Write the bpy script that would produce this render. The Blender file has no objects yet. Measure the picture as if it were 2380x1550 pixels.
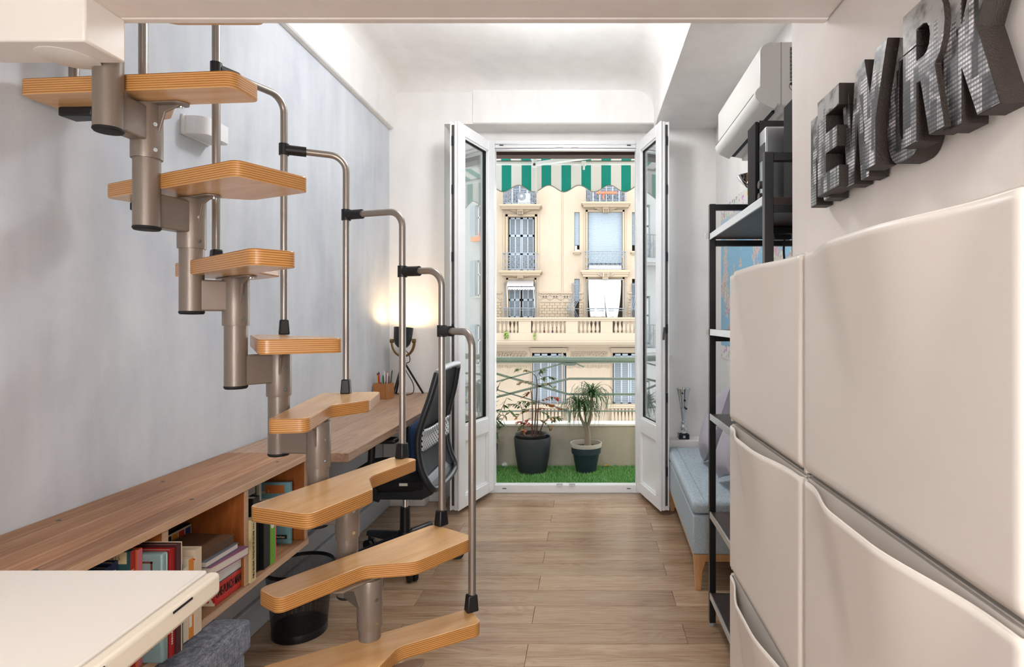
import bpy, bmesh, math, random
from mathutils import Vector, Matrix
random.seed(7)
R = math.radians
SC = bpy.context.scene
COL = SC.collection
# ------------------------------------------------------------------ camera, sky, lights, exposure
FPX, VX, VY, EYE = 1350.0, 1365.0, 744.0, 1.25
cd = bpy.data.cameras.new('camera'); cam = bpy.data.objects.new('camera', cd); COL.objects.link(cam)
cam.location = (0, 0, EYE); cam.rotation_euler = (R(90), 0, 0)
cd.sensor_width = 36; cd.lens = 36 * FPX / 2380
cd.shift_x = -(VX - 1190) / 2380; cd.shift_y = (VY - 775) / 2380
cd.clip_start = .01; cd.clip_end = 200
SC.camera = cam
SC.view_settings.view_transform = 'Standard'; SC.view_settings.look = 'None'
SC.view_settings.gamma = 1; SC.view_settings.use_curve_mapping = False
SC.view_settings.exposure = 0.32
w = bpy.data.worlds.new('overcast_sky'); SC.world = w; w.use_nodes = True
bg = w.node_tree.nodes['Background']; bg.inputs[0].default_value = (.93, .97, 1, 1); bg.inputs[1].default_value = 3.3

def area(name, loc, rot, sx, sy, power, col):
    l = bpy.data.lights.new(name, 'AREA'); l.shape = 'RECTANGLE'; l.size = sx; l.size_y = sy; l.energy = power; l.color = col
    o = bpy.data.objects.new(name, l); COL.objects.link(o); o.location = loc; o.rotation_euler = rot; return o
def point(name, loc, r, power, col):
    l = bpy.data.lights.new(name, 'POINT'); l.shadow_soft_size = r; l.energy = power; l.color = col
    o = bpy.data.objects.new(name, l); COL.objects.link(o); o.location = loc; return o
area('rear_fill_light', (.0, -2.5, 1.15), (R(90), 0, R(6)), .9, 1.3, 42, (1, .97, .95))  # fill light added behind the camera to brighten foreground and left wall
area('under_loft_fill', (.22, -.45, 1.9), (0, 0, 0), .4, .4, 13, (1, .94, .88))  # added light below the loft, no fixture, lifts the foreground
point('tall_room_fill', (-.2, 2.7, 2.71), .12, 29, (.97, .985, 1))  # added main fill for the tall room, out of view, without a fixture
point('mezzanine_fill', (-.3, -.6, 2.6), .25, 5, (1, .97, .94))  # weak extra fill added above the mezzanine slab, unseen

# ------------------------------------------------------------------ builders
class M:
    def __init__(s): s.v = []; s.f = []; s.i = []; s.uv = {}
    def add(s, vs, fs, mi=0, uvs=None):
        n = len(s.v); s.v += [tuple(a) for a in vs]
        for k, a in enumerate(fs):
            s.f.append([n + b for b in a]); s.i.append(mi)
            if uvs: s.uv[len(s.f) - 1] = uvs[k]
        return s
    def box(s, x0, x1, y0, y1, z0, z1, mi=0):
        return s.add([(x, y, z) for x in (x0, x1) for y in (y0, y1) for z in (z0, z1)],
              [(0, 1, 3, 2), (4, 6, 7, 5), (0, 4, 5, 1), (2, 3, 7, 6), (0, 2, 6, 4), (1, 5, 7, 3)], mi)
    def beam(s, p0, p1, wd, h, mi=0, up=(0, 0, 1)):
        a = Vector(p0); b = Vector(p1); d = (b - a).normalized(); u = Vector(up)
        if abs(d.dot(u)) > .98: u = Vector((0, 1, 0))
        r = d.cross(u).normalized() * wd / 2; t = r.cross(d).normalized() * h / 2
        vs = [c + i * r + j * t for c in (a, b) for i, j in ((-1, -1), (1, -1), (1, 1), (-1, 1))]
        return s.add(vs, [(0, 1, 2, 3), (4, 7, 6, 5), (0, 4, 5, 1), (1, 5, 6, 2), (2, 6, 7, 3), (3, 7, 4, 0)], mi)
    def tube(s, pts, r, n=12, mi=0, cap=True, flat=1.0):
        pts = [Vector(p) for p in pts]; L = len(pts); rs = r if isinstance(r, (list, tuple)) else [r] * L
        vs = []; u = None
        for k, p in enumerate(pts):
            d = (pts[min(k + 1, L - 1)] - pts[max(k - 1, 0)]).normalized()
            if u is None: u = d.orthogonal().normalized() if abs(d.z) > .9 else d.cross(Vector((0, 0, 1))).normalized()
            u = (u - d * u.dot(d)).normalized(); q = d.cross(u)
            for j in range(n):
                a = 2 * math.pi * j / n; vs.append(p + rs[k] * (math.cos(a) * u + flat * math.sin(a) * q))
        fs = [(k * n + j, k * n + (j + 1) % n, (k + 1) * n + (j + 1) % n, (k + 1) * n + j) for k in range(L - 1) for j in range(n)]
        if cap: fs += [tuple(range(n))[::-1], tuple(range((L - 1) * n, L * n))]
        return s.add(vs, fs, mi)
    def lathe(s, prof, c=(0, 0, 0), n=32, mi=0, sx=1, sy=1, uv=False):
        vs = []
        for r, z in prof:
            for j in range(n):
                a = 2 * math.pi * j / n; vs.append((c[0] + sx * r * math.cos(a), c[1] + sy * r * math.sin(a), c[2] + z))
        fs = []; uvs = []
        for k in range(len(prof) - 1):
            for j in range(n):
                fs.append((k * n + j, k * n + (j + 1) % n, (k + 1) * n + (j + 1) % n, (k + 1) * n + j))
                uvs.append([(j / n, prof[k][1]), ((j + 1) / n, prof[k][1]), ((j + 1) / n, prof[k + 1][1]), (j / n, prof[k + 1][1])])
        s.add(vs, fs, mi, uvs if uv else None)
        return s
    def disc(s, c, r, n=24, mi=0, sx=1, sy=1):
        return s.add([(c[0] + sx * r * math.cos(2 * math.pi * j / n), c[1] + sy * r * math.sin(2 * math.pi * j / n), c[2]) for j in range(n)], [tuple(range(n))], mi)
    def prism(s, poly, a, b, ax='z', mi=0, side=None):
        def pt(u, v, t): return (u, v, t) if ax == 'z' else ((t, u, v) if ax == 'x' else (u, t, v))
        n = len(poly); vs = [pt(u, v, a) for u, v in poly] + [pt(u, v, b) for u, v in poly]
        s.add(vs, [tuple(range(n))[::-1], tuple(range(n, 2 * n))], mi)
        m2 = mi if side is None else side
        s.add(vs, [(j, (j + 1) % n, n + (j + 1) % n, n + j) for j in range(n)], m2)
        return s
    def grid(s, fn, nu, nv, mi=0):
        vs = [fn(i / nu, j / nv) for i in range(nu + 1) for j in range(nv + 1)]
        return s.add(vs, [(i * (nv + 1) + j, (i + 1) * (nv + 1) + j, (i + 1) * (nv + 1) + j + 1, i * (nv + 1) + j + 1) for i in range(nu) for j in range(nv)], mi)

WLOC = {}
def ob(name, m, mats, parent=None, smooth=False, bev=0, local=False, loc=None, merge=True, solid=0, sub=0, segs=2):
    off = Vector((0, 0, 0))
    if parent is not None and not local: off = WLOC[parent.name]
    if parent is None and loc is None and m.v:      # free-standing mesh: origin at the middle of its base
        xs = [v[0] for v in m.v]; ys = [v[1] for v in m.v]; zs = [v[2] for v in m.v]
        off = Vector(((min(xs) + max(xs)) / 2, (min(ys) + max(ys)) / 2, min(zs)))
    me = bpy.data.meshes.new(name)
    me.from_pydata([Vector(v) - off for v in m.v], [], m.f)
    for p, i in zip(me.polygons, m.i): p.material_index = i
    if m.uv:
        ul = me.uv_layers.new(name='UVMap')
        for p in me.polygons:
            if p.index in m.uv:
                for li, q in zip(p.loop_indices, m.uv[p.index]): ul.data[li].uv = q
    bm = bmesh.new(); bm.from_mesh(me)
    if merge: bmesh.ops.remove_doubles(bm, verts=bm.verts, dist=1e-5)
    bmesh.ops.recalc_face_normals(bm, faces=bm.faces)
    bm.to_mesh(me); bm.free()
    for a in (mats if isinstance(mats, (list, tuple)) else [mats]): me.materials.append(a)
    if smooth:
        for p in me.polygons: p.use_smooth = True
        me.set_sharp_from_angle(angle=R(38))
    o = bpy.data.objects.new(name, me); COL.objects.link(o)
    if parent is not None:
        o.parent = parent; WLOC[o.name] = WLOC[parent.name]
    else:
        o.location = off if loc is None else loc; WLOC[o.name] = Vector(o.location)
    if solid:
        k = o.modifiers.new('thick', 'SOLIDIFY'); k.thickness = solid; k.offset = 0
    if bev:
        k = o.modifiers.new('edge', 'BEVEL'); k.width = bev; k.segments = segs; k.limit_method = 'ANGLE'; k.angle_limit = R(40)
        if not smooth:
            for p in me.polygons: p.use_smooth = True
            me.set_sharp_from_angle(angle=R(50))
    if sub:
        k = o.modifiers.new('round', 'SUBSURF'); k.levels = sub; k.render_levels = sub
    return o
def tag(o, label=None, cat=None, group=None, kind=None):
    if label: o['label'] = label
    if cat: o['category'] = cat
    if group: o['group'] = group
    if kind: o['kind'] = kind
    return o
def thing(name, label, cat, loc=(0, 0, 0), group=None, rz=0, kind=None):
    o = bpy.data.objects.new(name, None); o.empty_display_size = .05; COL.objects.link(o)
    o.location = loc; o.rotation_euler = (0, 0, rz); WLOC[o.name] = Vector(loc)
    return tag(o, label, cat, group, kind)
def struct(name, m, mats, parent=None, **k):
    o = ob(name, m, mats, parent, **k)
    if parent is None: o['kind'] = 'structure'
    return o
def inst(src, parent=None, loc=(0, 0, 0), rot=(0, 0, 0), sc=(1, 1, 1)):
    o = src.copy(); COL.objects.link(o); o.parent = parent; o.location = loc; o.rotation_euler = rot; o.scale = sc
    return o
def at(px, py, Y):        # the point that lies at depth Y along the line of sight of a photograph pixel
    return ((px - VX) * Y / FPX, EYE - (py - VY) * Y / FPX)
def arc(c, r, a0, a1, n): return [(c[0] + r * math.cos(a0 + (a1 - a0) * k / n), c[1] + r * math.sin(a0 + (a1 - a0) * k / n)) for k in range(n + 1)]
def roundpoly(pts, rad, seg=5):
    out = []; n = len(pts)
    for k in range(n):
        p = Vector(pts[k]); a = Vector(pts[k - 1]) - p; b = Vector(pts[(k + 1) % n]) - p
        r = rad[k] if isinstance(rad, (list, tuple)) else rad
        ang = a.angle(b); d = min(r / math.tan(ang / 2), a.length * .48, b.length * .48)
        p0 = p + a.normalized() * d; p1 = p + b.normalized() * d
        for i in range(seg + 1):
            t = i / seg; out.append(tuple((1 - t) ** 2 * p0 + 2 * t * (1 - t) * p + t * t * p1))
    return out
def bez(p, n=16):          # Catmull-Rom through the points
    p = [Vector(a) for a in p]; q = [p[0]] + p + [p[-1]]; out = []
    for k in range(1, len(q) - 2):
        for i in range(n):
            t = i / n; a, b, c, d = q[k - 1:k + 3]
            out.append(.5 * ((2 * b) + (c - a) * t + (2 * a - 5 * b + 4 * c - d) * t * t + (3 * b - a - 3 * c + d) * t ** 3))
    out.append(p[-1]); return out

# ------------------------------------------------------------------ materials
def lin(h):
    h = h.lstrip('#'); o = []
    for k in (0, 2, 4):
        c = int(h[k:k + 2], 16) / 255; o.append(c / 12.92 if c < .04045 else ((c + .055) / 1.055) ** 2.4)
    return (*o, 1)
class NT:
    def __init__(s, name):
        s.m = bpy.data.materials.new(name); s.m.use_nodes = True; s.t = s.m.node_tree; s.b = s.t.nodes['Principled BSDF']
    def n(s, ty, **k):
        o = s.t.nodes.new('ShaderNode' + ty)
        for a, b in k.items():
            if a[0] == '_': setattr(o, a[1:], b)
            else: s.set(o.inputs[a.replace('__', ' ')], b)
        return o
    def set(s, i, b):
        if isinstance(b, bpy.types.NodeSocket): s.t.links.new(b, i)
        else: i.default_value = b
    def math(s, op, a, b=0.0, c=None):
        o = s.t.nodes.new('ShaderNodeMath'); o.operation = op; s.set(o.inputs[0], a); s.set(o.inputs[1], b)
        if c is not None: s.set(o.inputs[2], c)
        return o.outputs[0]
    def ramp(s, f, stops, const=False):
        o = s.t.nodes.new('ShaderNodeValToRGB'); e = o.color_ramp.elements
        if const: o.color_ramp.interpolation = 'CONSTANT'
        while len(e) < len(stops): e.new(.5)
        for k, (p, c) in zip(e, stops): k.position = p; k.color = lin(c) if isinstance(c, str) else c
        s.set(o.inputs[0], f); return o.outputs[0]
    def mix(s, f, a, b, mode='MIX'):
        o = s.t.nodes.new('ShaderNodeMix'); o.data_type = 'RGBA'; o.blend_type = mode
        s.set(o.inputs[0], f); s.set(o.inputs[6], lin(a) if isinstance(a, str) else a); s.set(o.inputs[7], lin(b) if isinstance(b, str) else b)
        return o.outputs[2]
    def coord(s, which='Object', scale=(1, 1, 1), loc=None):
        c = s.n('TexCoord'); m = s.t.nodes.new('ShaderNodeMapping'); s.t.links.new(c.outputs[which], m.inputs[0]); m.inputs['Scale'].default_value = scale
        if loc is not None: s.set(m.inputs['Location'], loc)
        return m.outputs[0]
    def rnd(s): return s.n('ObjectInfo').outputs['Random']
    def noise(s, v, scale, detail=4, rough=.55, dist=0):
        o = s.n('TexNoise', Scale=scale, Detail=detail, Roughness=rough, Distortion=dist); s.t.links.new(v, o.inputs['Vector']); return o.outputs[0]
    def bump(s, h, st, dist=.01):
        o = s.n('Bump', Strength=st, Distance=dist); s.set(o.inputs['Height'], h); s.t.links.new(o.outputs[0], s.b.inputs['Normal'])
    def fin(s, col=None, rough=None, metal=0, spec=None):
        if col is not None: s.set(s.b.inputs['Base Color'], lin(col) if isinstance(col, str) else col)
        if rough is not None: s.set(s.b.inputs['Roughness'], rough)
        s.b.inputs['Metallic'].default_value = metal
        if spec is not None: s.b.inputs['Specular IOR Level'].default_value = spec
        return s.m
MC = {}
def plain(name, col, rough=.5, metal=0, var=.06, ns=6, bump=0, bs=60, spec=None):
    if name in MC: return MC[name]
    t = NT(name); v = t.coord(); f = t.noise(v, ns, 5)
    c = t.mix(t.math('MULTIPLY_ADD', f, 2 * var, 1 - var - .0), (0, 0, 0, 1), col) if var else col
    if bump: t.bump(t.noise(v, bs, 4), bump, .004)
    MC[name] = t.fin(c, rough, metal, spec); return MC[name]
def plaster(name, col, col2, ns=2.2, bump=.25):
    t = NT(name); v = t.coord()
    f = t.noise(v, ns, 6, .6, .6); g = t.noise(t.coord('Object', (3, 3, .6)), 3, 4)
    c = t.mix(t.ramp(t.math('ADD', t.math('MULTIPLY', f, .6), t.math('MULTIPLY', g, .4)), [(.36, (0, 0, 0, 1)), (.62, (1, 1, 1, 1))]), col, col2)
    h = t.math('ADD', t.noise(v, 9, 5), t.math('MULTIPLY', t.noise(v, 170, 3), .25)); t.bump(h, bump, .006)
    return t.fin(c, .75, 0, .3)
def wood(name, dark, mid, light, scale=(1, 14, 14), ns=3, rough=.4, bump=.12, rnd=.25, rings=False, spec=None):
    t = NT(name); r = t.rnd(); cx = t.n('CombineXYZ', X=t.math('MULTIPLY', r, 37.0), Y=t.math('MULTIPLY', r, 91.0), Z=t.math('MULTIPLY', r, 13.0)).outputs[0]
    v = t.coord('Object', scale, cx); f = t.noise(v, ns, 7, .62, 1.4)
    v2 = t.coord('Object', tuple(a * 6 if a > 3 else a * 2 for a in scale), cx); g = t.noise(v2, ns * 2, 3)
    h = f
    if rings:
        wv = t.n('TexWave', Scale=1.1, Distortion=7.0, Detail=3.0); wv.inputs['Detail Scale'].default_value = .7; wv.bands_direction = 'Y' if scale[1] > 3 else 'X'
        t.t.links.new(t.coord('Object', tuple(a * .55 for a in scale), cx), wv.inputs['Vector']); h = t.math('ADD', t.math('MULTIPLY', f, .7), t.math('MULTIPLY', wv.outputs[1], .3))
    c = t.ramp(t.math('ADD', t.math('MULTIPLY', h, .75), t.math('MULTIPLY', g, .25)), [(.28, dark), (.5, mid), (.72, light)])
    c = t.mix(t.math('MULTIPLY_ADD', r, -rnd, 1.0), (0, 0, 0, 1), c)
    t.bump(g, bump, .002); return t.fin(c, rough, 0, spec)
def glassmat(name, tint='#f6fbfb'):
    t = NT(name); t.t.nodes.remove(t.b)
    fc = t.n('LayerWeight', Blend=.5).outputs['Facing']; fr = t.math('MULTIPLY_ADD', t.math('POWER', fc, 4.0), .85, .16); a = t.n('BsdfTransparent', Color=lin(tint)); g = t.n('BsdfGlossy', Roughness=.0)
    m = t.t.nodes.new('ShaderNodeMixShader'); t.set(m.inputs[0], fr); t.t.links.new(a.outputs[0], m.inputs[1]); t.t.links.new(g.outputs[0], m.inputs[2])
    t.t.links.new(m.outputs[0], t.t.nodes['Material Output'].inputs[0]); return t.m
def holes(t, fac):           # leaves the material open where fac is 0
    tr = t.n('BsdfTransparent'); m = t.t.nodes.new('ShaderNodeMixShader'); t.set(m.inputs[0], fac)
    t.t.links.new(tr.outputs[0], m.inputs[1]); t.t.links.new(t.b.outputs[0], m.inputs[2]); t.t.links.new(m.outputs[0], t.t.nodes['Material Output'].inputs[0])

WHITE = plaster('white_plaster', '#e9e6e4', '#f3f1ef', 2, .12)
WHITEW = plaster('warm_white_plaster', '#ece4de', '#f4eee9', 3, .10)
GREY = plaster('grey_limewash', '#bec3cb', '#d5d9df', 1.6, .30)
PVC = plain('white_pvc', lin('#f1f2f4'), .28, var=.01)
LACQ = plain('white_lacquer', lin('#f2ece4'), .35, var=.02)
TRON = plain('ivory_plastic', lin('#e9e2da'), .42, var=.025, bump=.04, bs=400)
BLACKM = plain('black_metal', lin('#17181b'), .38, var=.1)
BLACKP = plain('black_plastic', lin('#141518'), .45, var=.1)
RUBBER = plain('black_rubber', lin('#0e0f10'), .7)
TAUPE = plain('taupe_enamel', lin('#84786e'), .30, .25, var=.05, ns=30, bump=.10, bs=350)
STEEL = plain('satin_steel_tube', lin('#a39b94'), .30, .75, var=.06, ns=20, bump=.05, bs=500)
CHROME = plain('chrome', lin('#dadde0'), .09, 1, var=.02)
ALU = plain('brushed_aluminium', lin('#c9ccd0'), .32, .9, var=.05)
DARKMET = plain('dark_gap_metal', lin('#55524d'), .5, .4, var=.1)
def oakfloor():
    t = NT('oak_floor_boards'); r = t.rnd(); cx = t.n('CombineXYZ', X=t.math('MULTIPLY', r, 37.0), Y=t.math('MULTIPLY', r, 91.0), Z=t.math('MULTIPLY', r, 13.0)).outputs[0]
    f = t.noise(t.coord('Object', (1.5, 9, 9), cx), 1.0, 2, .5, .4); fig = t.math('SINE', t.math('MULTIPLY', f, 95.0)); g = t.noise(t.coord('Object', (6, 190, 190), cx), 1.0, 4, .6); b = t.noise(t.coord('Object', (1.2, 12, 12), cx), 1.6, 5)
    k = t.noise(t.coord('Object', (1.6, 4, 4), cx), 1.3, 2)
    h = t.math('ADD', t.math('MULTIPLY_ADD', t.math('MULTIPLY', fig, k), .075, .03), t.math('ADD', t.math('MULTIPLY', g, .45), t.math('MULTIPLY', b, .55)))
    c = t.ramp(h, [(.28, '#7d5d43'), (.46, '#ab896b'), (.60, '#bca083'), (.76, '#cab298')])
    c = t.mix(t.math('MULTIPLY_ADD', r, -.34, 1.0), '#5a4230', c)
    t.bump(h, .12, .002); return t.fin(c, t.math('MULTIPLY_ADD', g, .12, .17), 0, .6)
FLOORW = oakfloor()
BIRCH = wood('varnished_birch', '#d3a06a', '#e0b27c', '#e9c193', (1.2, 9, 9), 1.6, .24, .03, .06)
CEDAR = wood('reclaimed_planks', '#8a5a3a', '#b5835c', '#d6b08c', (18, .7, 18), 2.2, .5, .2, .42)
RAWEDGE = wood('raw_pine_edge', '#b98d6b', '#d2ae8e', '#e2c5aa', (15, .9, 15), 2.4, .6, .2, .1)
CEDARV = wood('warm_pine_panel', '#8f4d1e', '#a9602b', '#bd7438', (9, 9, .9), 2, .45, .08, .1)
DESKW = wood('oak_desktop', '#8d6a52', '#b08f76', '#c6a98f', (12, 1.0, 12), 2.6, .42, .15, .1)
OAKL = wood('light_oak_leg', '#c48d58', '#d6a36f', '#e2b585', (9, 9, 1), 2, .4, .05, .1)
DARKW = wood('dark_stained_shelf', '#2a201c', '#3b2e28', '#4e3e36', (11, .9, 11), 2.4, .4, .12, .1)
CUPW = wood('cherry_pencil_cup', '#8a5528', '#a96f3a', '#bd8550', (9, 9, 1), 2, .45, .05, .1)
GLASS = glassmat('clear_glass')
def plyedge():
    t = NT('ply_edge_layers'); s = t.n('SeparateXYZ'); t.t.links.new(t.coord(), s.inputs[0])
    sn = t.math('SINE', t.math('MULTIPLY', s.outputs[2], 2 * math.pi / .0054)); k = t.noise(t.coord('Object', (3, 3, 90)), 6, 4)
    c = t.ramp(t.math('ADD', t.math('MULTIPLY_ADD', sn, .21, .42), t.math('MULTIPLY', k, .25)), [(.22, '#7a4c26'), (.5, '#bb8144'), (.85, '#d7a465')])
    return t.fin(c, .3)
PLY = plyedge()
# ------------------------------------------------------------------ room shell
XL, XN, XF, YB, CEIL, YN = -1.37, .538, .89, 4.02, 2.914, 1.53
def uneven(x0, x1, y0, y1, z0, z1, nu, nv, axis, amp, seed):     # a hand-plastered face with a little unevenness
    rr = random.Random(seed); ph = [(rr.uniform(1, 5), rr.uniform(1, 5), rr.uniform(0, 6)) for _ in range(5)]
    def fn(u, v):
        d = sum(math.sin(a * u * 3 + b * v * 3 + c) for a, b, c in ph) * amp / 3
        if axis == 'x': return (x0 + d, y0 + (y1 - y0) * u, z0 + (z1 - z0) * v)
        return (x0 + (x1 - x0) * u, y0 + d, z0 + (z1 - z0) * v)
    return fn
m = M().grid(uneven(XL, XL, -2.6, YB + .02, 0, 2.6, 60, 24, 'x', .003, 3), 60, 24).box(XL - .2, XL - .01, -2.6, 5.2, 0, 3.2)
struct('wall_left', m, GREY, smooth=True)
m = M().box(XL - .05, XL + .027, -2.6, YB + .01, 2.572, CEIL + .02)
m.box(XL + .027, XL + .031, 1.3, YB, 2.576, 2.60)
struct('trim_1', m, WHITE, bev=.004)
# back wall around the French window, recessed embrasure
m = M().box(XL - .1, -.99, YB, 4.30, 0, 3.1).box(.56, XF + .15, YB, 4.30, 0, 3.1).box(-.99, .56, YB, 4.30, 2.608, 3.1)
m.box(-.99, -.72, 4.20, 4.30, 0, 2.608).box(.404, .56, 4.20, 4.30, 0, 2.608).box(-.72, .404, 4.20, 4.30, 2.55, 2.608)
struct('wall_back', m, WHITE, merge=False)
m = M().prism(roundpoly([(-.79, 2.612), (.476, 2.612), (.476, 2.905), (-.79, 2.905)], [.004, .004, .05, .004], 6), YB - .010, YB + .004, 'y')
struct('trim_2', m, WHITE)
# vaulted ceiling with coved edges
prof = [(XL + .02, 2.80)] + [(XL + .10 - .08 * math.cos(a), 2.834 + .08 * math.sin(a)) for a in [k * math.pi / 2 / 6 for k in range(7)]]
prof += [(.46 - .14 + .14 * math.sin(a), 2.774 + .14 * math.cos(a)) for a in [k * math.pi / 2 / 10 for k in range(11)]] + [(.462, 2.575)]
m = M(); n = len(prof); vs = []; ys = [-2.6, 3.7, 3.84, 3.93, 3.99, 4.03]; dz = [0, 0, -.008, -.025, -.05, -.10]
for y, d in zip(ys, dz): vs += [(x, y, z + (d if z > 2.76 else d * .4)) for x, z in prof]
m.add(vs, [(k * n + j, (k + 1) * n + j, (k + 1) * n + j + 1, k * n + j + 1) for k in range(len(ys) - 1) for j in range(n - 1)])
m.box(XL - .1, XF + .2, -2.6, 4.3, 3.02, 3.12)
struct('ceiling', m, WHITE, smooth=True)
struct('trim_3', M().box(.46, XF + .1, YN - .3, YB + .01, 2.575, 3.0), WHITE, bev=.006)
struct('wall_right', M().box(XF, XF + .15, YN - .1, 4.30, 0, 3.1), WHITE)
m = M().grid(uneven(XN, XN, -2.6, YN - .004, 0, 3.0, 40, 24, 'x', .0015, 8), 40, 24).box(XN + .004, XF + .15, -2.6, YN, 0, 3.1)
struct('wall_near', m, WHITEW, smooth=True)
m = M().box(XL - .1, -.45, -2.75, -2.6, 0, 3.1).box(.45, XF + .1, -2.75, -2.6, 0, 3.1).box(-.45, .45, -2.75, -2.6, 0, .5).box(-.45, .45, -2.75, -2.6, 1.8, 3.1)
struct('wall_rear', m, WHITEW)
# mezzanine slab and the boxed beam under its edge
m = M().box(XL + .02, XN, -2.6, 1.305, 1.92, 2.0); m.box(XL + .02, XN, 1.285, 1.312, 1.918, 1.985)
fl = struct('floor_mezzanine', m, WHITEW, bev=.006)
m = M().box(-1.31, -1.033, 1.194, 1.30, 1.824, 1.922)
struct('trim_4', m, LACQ, bev=.005)
m = M().lathe([(.0545, 0), (.056, .0005), (.056, .0012), (.0545, .0016)], (-1.136, 1.271, 1.8222), 36).disc((-1.136, 1.271, 1.8222), .0545, 36).disc((-1.136, 1.271, 1.8238), .0545, 36)
tag(ob('mounting_flange', m, LACQ, smooth=True), 'round white painted flange under the boxed beam by the stair head', 'flange')
# oak floor boards
fb = struct('floor', M().box(XL - .05, XF + .2, -2.6, 4.25, -.08, -.0045), plain('floor_joint', lin('#5b4534'), .8))
y = 2.094 - .149 * 12; k = -12
while y < 4.2:
    xs = [-1.9, -.758, .39, 1.2] if k % 2 else [-1.38, -.228, .92]
    if k % 2 == 0: xs = [-1.38, -.228, .92]
    for a, b in zip(xs, xs[1:]):
        a = max(a, XL + .0); b = min(b, XF); y1 = min(y + .149, 4.20)
        if b - a > .05: ob('plank', M().box(a + .0006, b - .0006, y + .0006, y1 - .0006, -.008, 0), FLOORW, fb, bev=.0008, segs=1)
    y += .149; k += 1
struct('baseboard_left', M().box(XL - .01, XL + .045, .2, 3.92, 0, .118).box(XL - .01, XL + .03, .2, 3.92, .122, .21), plain('grey_painted_board', lin('#cfd4db'), .5, var=.05), bev=.004)
struct('baseboard_back', M().box(-1.0, -.99 + .012, 4.0, 4.20, 0, .11).box(-1.09, -.985, 4.0, 4.021, 0, .11).box(-.99, -.725, 4.186, 4.202, 0, .11).box(.41, .56, 4.186, 4.202, 0, .11), PVC, bev=.003)
struct('trim_5', M().box(XL, -1.09, 3.9, 4.021, 0, .58), WHITE, bev=.004)        # boxed-in corner under the desk
struct('trim_6', M().box(.50, XF, 3.87, 4.021, 0, .447), WHITE, bev=.005)        # low ledge behind the bench
# ------------------------------------------------------------------ French window: fixed frame and two open leaves
fr = struct('window_1', M().box(-.72, -.668, 4.195, 4.27, .0, 2.552).box(.352, .404, 4.195, 4.27, 0, 2.552).box(-.668, .352, 4.195, 4.27, 2.494, 2.552), PVC, bev=.004)
ob('threshold', M().box(-.72, .404, 4.205, 4.30, .0, .048).box(-.72, .404, 4.205, 4.235, .0, .056), PVC, fr, bev=.003)
ob('head_bead', M().box(-.668, .352, 4.19, 4.205, 2.515, 2.525).box(-.668, .352, 4.21, 4.235, 2.478, 2.494), ALU, fr, bev=.002)
for x in (-.20, -.11): ob('strike_plate', M().box(x - .022, x + .022, 4.192, 4.23, .056, .060), ALU, fr, bev=.001)
for x in (-.20, -.09): ob('strike_plate', M().box(x - .025, x + .025, 4.187, 4.196, 2.498, 2.506), ALU, fr, bev=.001)
for x in (-.60, .30): ob('drain_slot', M().box(x - .014, x + .014, 4.202, 4.2055, .030, .034), RUBBER, fr)
for x in (-.62, .30): ob('drain_slot', M().box(x - .014, x + .014, 4.188, 4.1955, 2.51, 2.516), RUBBER, fr)
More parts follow.
